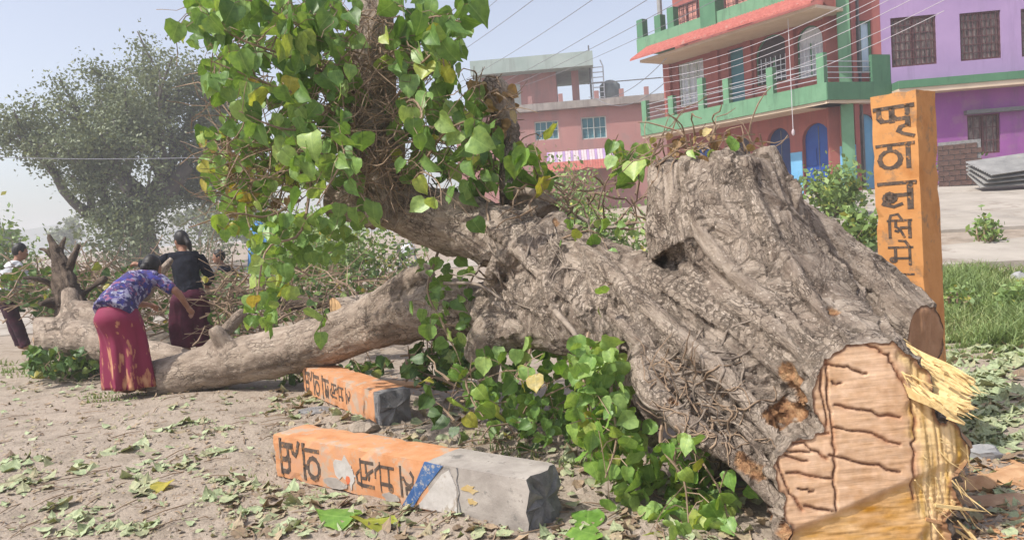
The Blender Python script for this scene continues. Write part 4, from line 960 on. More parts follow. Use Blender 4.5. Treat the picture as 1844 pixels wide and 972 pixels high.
# torn fibres at the foot of the butt and along its right flank
for q in range(10):
    px = rnd.uniform(1660, 1750); py = rnd.uniform(880, 985); p = P(px, py, 3.08 + rnd.uniform(-.03, .16)); p.z = max(p.z, .02)
    d = Vector((rnd.uniform(.3, .9), rnd.uniform(-.5, .1), rnd.uniform(-.7, -.1))).normalized(); l = rnd.uniform(.08, .26)
    s = MB(); s.tube([p - d * l * .5, p, p + d * l * .5], [rnd.uniform(.003, .010), rnd.uniform(.004, .010), .001], 4); s.build('splinter', rnd.choice(['splinter', 'splinter', 'chip']), tree)
def fibres():
    r = random.Random(44); mb = MB()
    def fib(p, d, l, w):
        d = d.normalized(); b = Vector((r.gauss(0, 1), r.gauss(0, 1), r.gauss(0, 1))).cross(d).normalized(); pts = [p, p + d * l * .5 + b * l * .05 * r.gauss(0, 1), p + d * l + b * l * .12 * r.gauss(0, 1)]; mb.tube(pts, [w, w * .8, w * .1], 4)
    for _ in range(55):      # along and off the ragged edge of the torn slab
        t = r.random(); u = r.random() ** .6; a = P(1516, 545, 3.70).lerp(P(1590, 640, 3.18), t); m_ = P(1645, 626, 3.36).lerp(P(1648, 722, 3.02), t); e = P(1756, 690, 3.16).lerp(P(1738, 764, 2.96), t)
        p = a * (1 - u) ** 2 + m_ * 2 * u * (1 - u) + e * u * u; d = (m_ - a) * (1 - u) + (e - m_) * u + Vector((r.gauss(0, .03), r.gauss(0, .03), r.gauss(0, .03)))
        fib(p + Vector((0, -.012, .012)), d, r.uniform(.04, .13) * (1.15 - .7 * u), r.uniform(.002, .007))
    for _ in range(70):      # foot and right flank of the cut
        px = r.uniform(1640, 1745); py = r.uniform(770, 985); p = P(px, py, 3.1 + r.uniform(-.03, .1)); p.z = max(p.z, .015)
        fib(p, Vector((r.gauss(.35, .25), r.gauss(-.1, .2), r.gauss(-.7, .3))), r.uniform(.03, .14), r.uniform(.0012, .004))
    mb.build('torn_fibres', 'splinter', tree, kind='stuff')
fibres()
def shard(px, py, d, size, mat, name='torn_wood', parent=tree, off=.01):
    p = hit(px, py, d, off); mb = MB(); n = 13; rr = [1.1 * size * rnd.uniform(.7, 1.1) for _ in range(n)]
    r = ray(px, py).normalized(); ax = r.orthogonal().normalized(); b = r.cross(ax)
    ring = [p + (ax * math.cos(2 * math.pi * i / n) + b * math.sin(2 * math.pi * i / n)) * rr[i] for i in range(n)]
    top = [p - r * size * .16 + (q - p) * .7 + Vector((rnd.gauss(0, size * .1), rnd.gauss(0, size * .1), rnd.gauss(0, size * .1))) for q in ring]; back = [q + r * size * .5 for q in ring]
    mb.add(back + ring + top, [(i, (i + 1) % n, n + (i + 1) % n, n + i) for i in range(n)] + [(n + i, n + (i + 1) % n, 2 * n + (i + 1) % n, 2 * n + i) for i in range(n)] + [tuple(2 * n + i for i in range(n))])
    return mb.build(name, mat, parent)
for px, py, s in ((1725, 800, .05), (1715, 850, .05), (1700, 905, .05)): shard(px, py, 3.45, s, 'chip_brown')
# thin aerial roots laid over the trunk
def surf_root(pl, rad, mat='root', off=.0):
    pts = []
    for i, q in enumerate(pl):
        h = hit(q[0], q[1], q[2] if len(q) > 2 else 4.2, off)
        if pts and (h - pts[-1]).length > .5: h = pts[-1] + (h - pts[-1]) * .35
        pts.append(h)
    pp = spline(pts, max(6, len(pts) * 4)); n = len(pp)
    mb = MB(); mb.tube(pp, [rad * (1 - .7 * i / n) * (1 + .22 * rnd.gauss(0, 1)) + .001 for i in range(n)], 6); mb.build('aerial_root', mat, tree, smooth=True)
def root_run(x, y, ang, n, step, d=4.0, bend=.35):
    pl = [(x, y, d)]; a = ang
    for _ in range(n): a += rnd.gauss(0, bend); x += math.cos(a) * step; y += math.sin(a) * step; pl.append((x, y, d))
    return pl
for q in range(22): surf_root(root_run(rnd.uniform(1130, 1300), rnd.uniform(630, 720), rnd.uniform(-.2, 1.3), 6, 24, 3.7, .5), rnd.uniform(.004, .010), 'root', -.002)
for q in range(26): surf_root(root_run(rnd.uniform(1150, 1340), rnd.uniform(640, 820), rnd.uniform(-.6, 1.6), 7, 14, 3.55, .8), rnd.uniform(.0025, .005), 'twig', .004)
for q in range(14): surf_root(root_run(rnd.uniform(860, 1060), rnd.uniform(390, 500), rnd.uniform(.6, 2.4), 5, 20, 4.6, .5), rnd.uniform(.004, .008), 'root', -.001)
# side stubs and bare sticks
for pts, rad in (([(910, 350, 5.2), (950, 345, 5.0), (1000, 362, 4.9)], .035), ([(800, 510, 5.0), (860, 512, 4.7), (905, 540, 4.6)], .012), ([(1040, 390, 5.0), (1090, 410, 4.9), (1150, 400, 4.8)], .014), ([(1000, 560, 4.3), (1040, 610, 4.1), (1035, 660, 4.1)], .018)):
    mb = MB(); mb.tube(spline([P(*q) for q in pts], 9), lerp_list([rad, rad * .8, rad * .6], 9), 8); mb.build('stick', 'root', tree, smooth=True)

# ---- leafy shoots: every shoot a stem with its own leaves
SHOOTS = [  # stem (px, py, depth) ..., leaf count, leaf size px, leaf kind
    ([(640, 120, 5.2), (560, 60, 4.9), (470, 10, 4.7), (400, -20, 4.6)], 17, 62, 'leaf'), ([(640, 160, 5.2), (540, 110, 4.9), (430, 70, 4.7), (350, 20, 4.6)], 17, 58, 'leaf'),
    ([(640, 230, 5.2), (560, 180, 4.8), (480, 150, 4.6), (380, 110, 4.5)], 17, 60, 'leaf'), ([(650, 260, 5.2), (580, 240, 4.8), (500, 230, 4.6), (430, 200, 4.5)], 15, 58, 'leaf'),
    ([(640, 300, 5.2), (600, 290, 4.8), (560, 270, 4.5), (500, 290, 4.4)], 13, 60, 'leaf'), ([(650, 330, 5.2), (600, 250, 4.7), (620, 280, 4.4), (570, 370, 4.3)], 13, 60, 'leaf'),
    ([(700, 100, 5.2), (740, 60, 5.0), (780, 30, 4.8), (830, 40, 4.7)], 15, 66, 'leaf'), ([(690, 40, 5.2), (620, 20, 5.0), (560, 30, 4.8), (520, 60, 4.7)], 13, 60, 'leaf'),
    ([(700, 140, 5.2), (750, 120, 4.9), (790, 90, 4.7), (800, 120, 4.7)], 10, 58, 'leaf'), ([(700, 220, 5.2), (740, 180, 4.8), (760, 210, 4.6), (730, 230, 4.5)], 9, 56, 'leaf'),
    ([(760, 300, 5.1), (800, 240, 4.8), (850, 220, 4.6), (860, 280, 4.5)], 11, 62, 'leaf'), ([(740, 330, 5.0), (760, 310, 4.7), (790, 330, 4.5), (795, 370, 4.4)], 6, 58, 'leaf'),
    ([(660, 370, 5.2), (650, 350, 4.8), (670, 380, 4.6), (700, 400, 4.5)], 5, 60, 'leaf'), ([(560, 330, 5.0), (540, 420, 4.8), (480, 450, 4.6), (460, 560, 4.5)], 13, 46, 'leaf'),
    ([(540, 360, 5.0), (480, 390, 4.8), (420, 385, 4.6), (340, 410, 4.5)], 10, 44, 'leaf_bright'), ([(930, 330, 5.2), (940, 280, 5.0), (960, 260, 4.9), (975, 310, 4.8)], 7, 58, 'leaf_bright'),
    ([(1140, 330, 4.9), (1130, 290, 4.8), (1145, 270, 4.7), (1120, 310, 4.7)], 6, 50, 'leaf'), ([(790, 450, 5.4), (770, 520, 5.1), (790, 570, 5.0), (820, 630, 4.9)], 13, 42, 'leaf'),
    ([(1060, 600, 4.1), (1050, 660, 3.85), (1060, 740, 3.75), (1080, 830, 3.7)], 20, 50, 'leaf_bright'), ([(1110, 640, 4.0), (1100, 700, 3.75), (1110, 790, 3.65), (1090, 860, 3.6)], 16, 50, 'leaf_bright'),
    ([(1200, 740, 3.75), (1190, 800, 3.55), (1230, 860, 3.5), (1240, 940, 3.45)], 12, 60, 'leaf_bright'), ([(1240, 800, 3.7), (1270, 840, 3.5), (1300, 890, 3.45), (1310, 930, 3.4)], 8, 52, 'leaf_bright'),
    ([(870, 650, 5.0), (840, 680, 4.6), (850, 720, 4.5), (870, 750, 4.45)], 9, 56, 'leaf_bright'), ([(960, 600, 4.8), (950, 650, 4.6), (930, 680, 4.5), (990, 690, 4.4)], 10, 46, 'leaf'),
    ([(1090, 520, 4.3), (1100, 510, 4.15), (1115, 520, 4.1)], 3, 44, 'leaf_bright'), ([(590, 520, 5.2), (580, 560, 5.1), (600, 585, 5.0)], 3, 56, 'leaf'), ([(520, 470, 5.0), (525, 510, 5.0), (530, 540, 5.0)], 3, 48, 'leaf'),
    ([(1010, 430, 4.6), (1060, 415, 4.5), (1090, 430, 4.5)], 6, 40, 'leaf_bright'), ([(1180, 300, 4.1), (1250, 250, 4.1), (1300, 240, 4.1)], 6, 34, 'leaf_dry'), ([(1230, 300, 4.1), (1270, 260, 4.0), (1330, 250, 4.0)], 5, 34, 'leaf'),
]
for pts, n, spx, kind in SHOOTS:
    pp = spline([P(*q) for q in pts], 14); mb = MB(); d0 = pts[-1][2]; r0 = .011 if n > 8 else .007
    mb.tube(pp, [r0 * (1 - .7 * i / 14) for i in range(14)], 5); 
    leaves = []
    for i in range(n):
        t = .22 + .78 * (i + rnd.random() * .8) / n; k = min(t * 13, 12.99); p = pp[int(k)].lerp(pp[int(k) + 1], k - int(k))
        s = spx * .70 * d0 / F_PX * rnd.uniform(.7, 1.25)
        q = p + Vector((rnd.gauss(0, .085), rnd.gauss(-.03, .09), rnd.gauss(0.0, .07))); mb.tube([p, p.lerp(q, .6) + Vector((0, 0, .02)), q], .0025, 3); leaves.append((q, s))
    st = mb.build('leafy_shoot', 'twig', tree)
    for q, s in leaves: leaf_obj(q, s, st, kind)
print('leaf objects', NLEAF[0])
# the rest of the leaves
fill = MB(); dry = MB(); r3 = random.Random(31)
def scatter(poly, n, d0, d1, spx, mb=fill, lo=0, hi=1):
    for px, py in px_poly_points(poly, n, r3):
        d = r3.uniform(d0, d1); leaf_add(mb, P(px, py, d), spx * .74 * d / F_PX * r3.uniform(.5, 1.2), leaf_rot(r3), lo + (hi - lo) * r3.random() ** 1.2, r3)
scatter([(330, -30), (650, -30), (640, 330), (520, 320), (420, 240), (380, 180), (340, 60)], 430, 4.7, 5.7, 44, fill, 0, .9)
scatter([(360, 220), (470, 250), (560, 330), (470, 360), (400, 380), (360, 320)], 170, 4.9, 5.6, 34, fill, .2, 1)
scatter([(700, -30), (850, -20), (850, 70), (800, 150), (720, 160)], 110, 4.8, 5.6, 52, fill, 0, .8)
scatter([(700, 150), (890, 150), (910, 340), (820, 350), (720, 320)], 150, 4.9, 5.7, 46, fill, 0, 1)
scatter([(430, 380), (640, 380), (620, 460), (520, 470), (490, 590), (440, 580), (455, 460)], 150, 4.8, 5.5, 36, fill, .2, .95)
scatter([(920, 250), (990, 270), (990, 330), (930, 340)], 18, 5.0, 5.4, 48)
scatter([(750, 460), (850, 460), (850, 640), (800, 640), (760, 580)], 55, 5.0, 5.6, 36, fill, 0, .8)
for px, py in px_poly_points([(1025, 600), (1110, 600), (1140, 740), (1250, 790), (1310, 900), (1320, 940), (1220, 950), (1120, 890), (1040, 780)], 270, r3):
    d = (hit(px, py, 3.9) - CAM).dot(FW); d = min(d, 3.95) - r3.uniform(.03, .28); d = min(d, G(px, py).y - .06)
    leaf_add(fill, P(px, py, d), 35 * d / F_PX * r3.uniform(.6, 1.25), leaf_rot(r3), .45 + .5 * r3.random(), r3)
scatter([(860, 620), (1040, 620), (1050, 760), (940, 770), (840, 720)], 120, 4.5, 5.3, 38, fill, 0, .7)  # tints held low: shade under the trunk put into the leaf colour
scatter([(900, 700), (1060, 720), (1060, 800), (930, 790)], 60, 4.35, 4.7, 30, fill, 0, .55)  # lower tint cap still, deepening that painted shade
scatter([(1000, 390), (1120, 400), (1120, 440), (1010, 440)], 18, 4.5, 4.8, 30, fill, .3, .95)
scatter([(1100, 250), (1165, 260), (1160, 330), (1110, 330)], 20, 4.7, 5.1, 44, fill, .3, 1)
scatter([(1170, 240), (1340, 225), (1390, 250), (1330, 285), (1180, 290)], 34, 4.0, 4.3, 22, dry)
scatter([(840, 130), (910, 150), (940, 260), (880, 240)], 30, 5.3, 5.6, 38, dry)
scatter([(380, 250), (540, 270), (520, 400), (400, 380)], 50, 5.0, 5.7, 30, dry)
fill.build('foliage', 'leaf_fill', tree, smooth=True, tint=True, kind='stuff'); dry.build('dry_foliage', 'dry_fill', tree, smooth=True, tint=True, kind='stuff')
# tangled twigs and vine stems
tw = MB()
def twigs(poly, n, d0, d1, length, rad):
    for px, py in px_poly_points(poly, n, r3):
        d = r3.uniform(d0, d1); p = P(px, py, d); a = Vector((r3.gauss(0, 1), r3.gauss(0, .7), r3.gauss(.1, .9))).normalized(); pts = [p]
        for _ in range(5): a = (a + Vector((r3.gauss(0, .35), r3.gauss(0, .35), r3.gauss(0, .35)))).normalized(); pts.append(pts[-1] + a * length / 5 * r3.uniform(.6, 1.3))
        tw.tube(pts, [rad * r3.uniform(.6, 1.3) * (1 - .12 * i) for i in range(6)], 4, 0)
twigs([(560, 100), (740, 90), (800, 200), (900, 330), (640, 340), (560, 260)], 300, 4.9, 5.5, .45, .005)
twigs([(600, 0), (740, 0), (750, 330), (620, 340)], 160, 4.95, 5.25, .4, .005)
scatter([(620, 0), (740, 0), (750, 340), (620, 340)], 46, 4.9, 5.2, 46, fill, .1, 1)
twigs([(360, 0), (600, 0), (600, 330), (420, 380)], 200, 4.8, 5.6, .5, .005)
twigs([(380, 230), (540, 270), (560, 400), (420, 400)], 150, 4.9, 5.6, .4, .005)
twigs([(1160, 640), (1320, 640), (1340, 800), (1200, 780)], 60, 3.55, 3.75, .22, .005)
twigs([(1170, 240), (1380, 240), (1380, 290), (1180, 300)], 40, 4.05, 4.3, .3, .006)
twigs([(850, 330), (1150, 330), (1160, 420), (900, 400)], 60, 4.8, 5.3, .4, .008)
twigs([(840, 140), (910, 150), (930, 330), (860, 330)], 50, 5.3, 5.6, .35, .007)
tw.build('twig_tangle', 'twig', tree, kind='stuff')

#@@PILLARS
# ================================================================= PILLARS
HEAD = [(0.0, .9), (1.0, .9)]
def circ(cx, cy, r, a0=0, a1=360, n=12): return [(cx + r * math.cos(R(a0 + (a1 - a0) * i / n)), cy + r * math.sin(R(a0 + (a1 - a0) * i / n))) for i in range(n + 1)]
GLYPHS = [
    ([HEAD, [(.12, .9), (.12, .58), (.2, .45), (.46, .45)], [(.46, .9), (.46, .40)], [(.46, .62), (.56, .48), (.86, .48)], [(.86, .9), (.86, .22)], [(.86, .25), (.68, .2), (.62, .06), (.74, -.04), (.98, -.14)]], 1.0, .21),
    ([HEAD, [(.36, .9), (.36, .72)], circ(.36, .42, .29), [(.86, .9), (.86, .12)]], .95, .22),
    ([HEAD, [(.86, .9), (.86, .05)], [(.86, .5), (.42, .5), (.3, .58)], circ(.3, .42, .14), circ(.3, .42, .06), [(.2, .34), (.14, .2), (.4, .12), (.62, .2)]], .95, .22),
    ([HEAD, [(.08, .9), (.08, .1)], [(.08, .9), (.15, 1.15), (.45, 1.2), (.62, .92)], [(.34, .9), (.34, .6), (.52, .5), (.42, .38), (.32, .42)], [(.5, .5), (.68, .12)], [(.55, .56), (.92, .56)], [(.92, .9), (.92, .08)]], .62, .155),
    ([HEAD, [(.28, .9), (.28, .3)], circ(.18, .3, .1), [(.28, .38), (.88, .38)], [(.88, .9), (.88, .08)], [(.88, .92), (.7, 1.2), (.45, 1.22)]], .62, .155),
    ([HEAD, [(.1, .6), (.3, .62), (.3, .35)], [(.62, .9), (.62, .72), (.46, .62), (.4, .42), (.5, .22), (.72, .16), (.86, .3)]], .62, .155),
]
def ribbon(mb, pl, w, fn):
    for i in range(len(pl) - 1):
        a = Vector(pl[i]); b = Vector(pl[i + 1]); d = (b - a)
        if d.length < 1e-6: continue
        d = d.normalized(); w2 = w * rnd.uniform(.75, 1.15) * (1.15 if abs(d.y) > abs(d.x) else .9); nn_ = Vector((-d.y, d.x)) * w2 / 2; e = d * w * .3; z = .0022 + .00012 * (i % 7)
        q = [a - e + nn_, a - e - nn_, b + e - nn_, b + e + nn_]
        top = [fn(p.x, p.y, z) for p in q]; bot = [fn(p.x, p.y, -.004) for p in q]
        mb.hexa([bot[0], bot[1], bot[2], bot[3], top[0], top[1], top[2], top[3]])
def pillar_mesh(mb, base, ax, fx, fz, length, w, seed, n=30, broken=0.03, mi_fn=None, taper=0.0):
    """prism along ax with face axes fx, fz; chipped edges"""
    r = random.Random(seed); vs = []; fs = []; m = 20
    for i in range(n + 1):
        t = i / n
        for k in range(m):
            s = k / m * 4; e = int(s); f = s - e; c = [(-1, -1), (1, -1), (1, 1), (-1, 1), (-1, -1)]; a = c[e]; b = c[e + 1]
            x = a[0] + (b[0] - a[0]) * f; y = a[1] + (b[1] - a[1]) * f
            corner = (f < .01); q = .975 if corner else 1.0
            ch = (r.random() < .14) * r.uniform(.02, .07) if corner else 0
            q -= ch; ll = length * t
            if i == 0: ll += r.uniform(-.3, 1) * broken
            if i == n: ll -= r.uniform(0, 1) * .012
            wv = w / 2 * (1 - taper * t) * (1 + r.gauss(0, .006))
            vs.append(base + ax * ll + fx * x * q * wv + fz * y * q * wv)
    for i in range(n):
        for k in range(m): fs.append((i * m + k, i * m + (k + 1) % m, (i + 1) * m + (k + 1) % m, (i + 1) * m + k))
    for f_i, f in enumerate(fs): pass
    mi = [mi_fn((i + .5) / n, k / m * 4) if mi_fn else 0 for i in range(n) for k in range(m)]
    o = len(mb.v); mb.v += [tuple(p) for p in vs]
    for f, q in zip(fs, mi): mb.f.append(tuple(i + o for i in f)); mb.mi.append(q); mb.tint.append(0)
    for ring, flip, dpt in ((0, True, broken), (n, False, .004)):
        c = sum((Vector(vs[ring * m + k]) for k in range(m)), Vector()) / m - ax * (dpt * (.3 if flip else -.5)); 
        mid = []
        for k in range(m): p = Vector(vs[ring * m + k]); mid.append(p.lerp(c, .5) + ax * r.gauss(0, dpt * .4))
        b = len(mb.v); mb.v += [tuple(p) for p in mid] + [tuple(c)]
        for k in range(m):
            k2 = (k + 1) % m; f1 = (o + ring * m + k, o + ring * m + k2, b + k2, b + k); f2 = (b + k, b + k2, b + m)
            for f in (f1, f2): mb.f.append(f[::-1] if flip else f); mb.mi.append(mi_fn(-1 if flip else 2, 0) if mi_fn else 0); mb.tint.append(0)
def pillar(name, label, base, ax, face_n, length, w, seed, mats, mi_fn, text_from_top=.06, glyphs=range(6), size=.82, wl=.022, up_sign=1):
    ax = ax.normalized(); fn_ = (face_n - ax * face_n.dot(ax)).normalized(); fx = ax.cross(fn_); fz = fn_
    o = empty(name, (base.x, base.y, max(0, base.z - .1)), label, 'pillar', 'painted concrete pillars')
    mb = MB(); pillar_mesh(mb, base, ax, fx, fz, length, w, seed, mi_fn=mi_fn); mb.build('shaft', mats, o)
    top = base + ax * length; pos = text_from_top
    # letter's right direction: viewer facing the face with ax up
    rightd = ax.cross(fn_)
    for g in glyphs:
        st, sc, pitch = GLYPHS[g]; gw = w * size * sc; gh = pitch * .78; lb = MB()
        cx = -gw / 2 if g < 3 else -gw * .45
        def fn(x, y, z, pos=pos, gw=gw, gh=gh, cx=cx): return top - ax * (pos + (1.0 - y) * gh) + rightd * (cx + x * gw) + fn_ * (w / 2 + z)
        for pl in st: ribbon(lb, pl, (wl / gw) if False else .13 if sc > .8 else .12, fn)
        lo = lb.build('letter', 'letter_paint', o); pos += pitch
    return o, top, rightd, fn_, ax
# standing pillar behind the stump
pb = P(1645, 560, 4.6); pb.z = -.15
lean = Vector((-.008, 0, 1))
sp, *_ = pillar('standing_pillar', 'orange painted concrete pillar standing upright behind the sawn stump, black lettering', pb, lean, Vector((-.77, -.64, 0)), 2.13, .262, 1, ['orange'], None, .07)
# near fallen pillar
a0 = G(497, 856); a1 = G(958, 962); axn = (a0 - a1).normalized(); fnn = Vector((axn.y, -axn.x, 0)); fnn = fnn if fnn.y < 0 else -fnn
w1_ = .255; base = a1 - fnn * w1_ / 2 + Vector((0, 0, w1_ / 2 - .005)); ln = (a0 - a1).length
def mi1(t, s):
    if t == -1: return 2
    return 1 if t < (.30 if 0 <= s < 1 else .34) else (3 if 2 <= s < 3 or 1 <= s < 2 or 3 <= s < 4 and t > 5 else 0)
fp, top, rd, fn_, ax = pillar('fallen_pillar', 'nearest orange pillar lying broken on the ground, blue stripe and bare grey end', base, axn, fnn, ln, w1_, 4, ['orange', 'concrete_raw', 'concrete_dark', 'orange_worn'], mi1, .05, glyphs=(0, 1))
pos = .05 + .26 + .24 + .21
lb_ = None
def face_pt(s, y, z=.0025): return top - ax * s + rd * y + fn_ * (w1_ / 2 + z)      # s from the top end, y across
def patch(name, mat, outline, parent, z=.0028):
    mb = MB(); n = len(outline); mb.add([face_pt(s, y, z) for s, y in outline] + [face_pt(s, y, -.006) for s, y in outline], [tuple(range(n))] + [(i, (i + 1) % n, n + (i + 1) % n, n + i) for i in range(n)]); return mb.build(name, mat, parent)
def blob(s, y, a, b, n=14, j=.3, seed=0):
    r = random.Random(seed); return [(s + a * math.cos(2 * math.pi * i / n) * r.uniform(1 - j, 1 + j), max(-.12, min(.12, y + b * math.sin(2 * math.pi * i / n) * r.uniform(1 - j, 1 + j)))) for i in range(n)]
ydown = 1 if (rd.z < 0) else -1      # +y across the face that points to the ground
patch('paint_patch', 'white_paint', blob(.62, .0, .075, .065, seed=3, j=.45), fp)
patch('paint_patch', 'white_paint', blob(.66, .02 * ydown, .05, .06, seed=8, j=.5), fp, .0034)
patch('paint_patch', 'red_paint', blob(.645, .055 * ydown, .018, .025, seed=5), fp, .004)
patch('paint_patch', 'concrete_raw', blob(.53, .09 * ydown, .09, .03, seed=6), fp, .003)
patch('paint_patch', 'concrete_raw', blob(.97, .095 * ydown, .06, .025, seed=9), fp, .003)
pos = .74
for g in (3, 4, 5):
    st, sc, pitch = GLYPHS[g]; gw = w1_ * .6; gh = .12; lb = MB()
    def fn(x, y, z, pos=pos): return face_pt(pos + (1 - y) * gh, -gw / 2 + x * gw, z)
    for pl in st: ribbon(lb, pl, .11, fn)
    lb.build('letter', 'letter_paint', fp); pos += .15
e = ydown * .125
s0 = ln * .655
patch('blue_stripe', 'blue_paint', [(s0 - .17, e), (s0 - .09, e * .95), (s0 - .03, e * .35), (s0 + .13, -e * .96), (s0 + .01, -e), (s0 - .06, -e * .1)], fp, .0032)
patch('white_band', 'white_paint', [(s0 - .07, e * .95), (s0 + .09, e * .9), (s0 + .20, e * .98), (s0 + .212, .02), (s0 + .205, -e * .3), (s0 + .17, -e * .85), (s0 + .12, -e * .62)], fp, .003)
patch('paint_patch', 'yellow_paint', blob(s0 + .29, -.03 * ydown, .04, .02, seed=2, j=.5), fp, .003); patch('paint_patch', 'yellow_paint', blob(s0 + .30, .03 * ydown, .035, .014, seed=12, j=.5), fp, .003)
mb = MB(); cr = [(s0 + .22 + .006 * math.sin(i * 2.1), -e + 2 * e * i / 8) for i in range(9)]; mb.tube([face_pt(*q, .001) for q in cr], .0035, 4); mb.build('crack', 'concrete_dark', fp)
# far fallen pillar
b0 = G(548, 706); b1 = G(688, 768); axn = (b0 - b1).normalized(); fnn = Vector((axn.y, -axn.x, 0)); fnn = fnn if fnn.x < 0 else -fnn
def mi2(t, s): return 1 if t == -1 or t < .06 else (2 if t > .6 or 2 <= s < 3 or 1 <= s < 2 else 0)
pillar('fallen_pillar', 'smaller-looking orange lettered pillar lying in front of the pale branch', b1 - fnn * .12 + Vector((0, 0, .118)), axn, fnn, (b0 - b1).length, .24, 9, ['orange', 'concrete_dark', 'orange_worn'], mi2, .06)

#@@PEOPLE
# ================================================================= PEOPLE
def body_from(parts, voxel=.009, smooth=4):
    mb = MB()
    for pts, rad in parts:
        n = max(6, len(pts) * 4); mb.tube(spline(pts, n), lerp_list(rad, n), 12)
    return remeshed(mb, voxel, smooth)
def ellip(mb, c, rx, ry, rz, rot=None, n=14, m=10):
    c = Vector(c); vs = []; rot = rot or Matrix.Identity(3)
    for j in range(m + 1):
        a = math.pi * j / m
        for i in range(n):
            b = 2 * math.pi * i / n; vs.append(c + rot @ Vector((rx * math.sin(a) * math.cos(b), ry * math.sin(a) * math.sin(b), rz * math.cos(a))))
    mb.add(vs, [(j * n + i, (j + 1) * n + i, (j + 1) * n + (i + 1) % n, j * n + (i + 1) % n) for j in range(m) for i in range(n)])
def frame_from(fwd, up):
    fwd = fwd.normalized(); rt = fwd.cross(up).normalized(); up = rt.cross(fwd); return Matrix((rt, fwd, up)).transposed()   # columns right, forward, up
def hand(mb, wrist, d, palm_n, s=1.0, curl=.5):
    d = d.normalized(); side_ = d.cross(palm_n).normalized(); palm_n = side_.cross(d)
    c = wrist + d * .045 * s; mb.tube([wrist - d * .01, wrist + d * .02 * s, c, wrist + d * .085 * s], [.021 * s, .026 * s, .032 * s, .026 * s], 8)
    for i, (o, l) in enumerate(((-.027, .06), (-.009, .072), (.009, .068), (.027, .052))):
        p = wrist + d * .075 * s + side_ * o * s; q = p + (d * math.cos(curl) + palm_n * math.sin(curl)) * l * .5 * s; w = q + (d * math.cos(curl * 2.6) + palm_n * math.sin(curl * 2.6)) * l * .55 * s
        mb.tube([p - d * .02 * s, p, q, w], [.010 * s, .0095 * s, .0088 * s, .007 * s], 6)
    p = wrist + d * .03 * s - side_ * .026 * s; q = p + (d * .7 - side_ * .7).normalized() * .035 * s; w = q + (d * .95 - side_ * .1 + palm_n * .4).normalized() * .03 * s
    mb.tube([p, q, w], [.013 * s, .011 * s, .008 * s], 6)
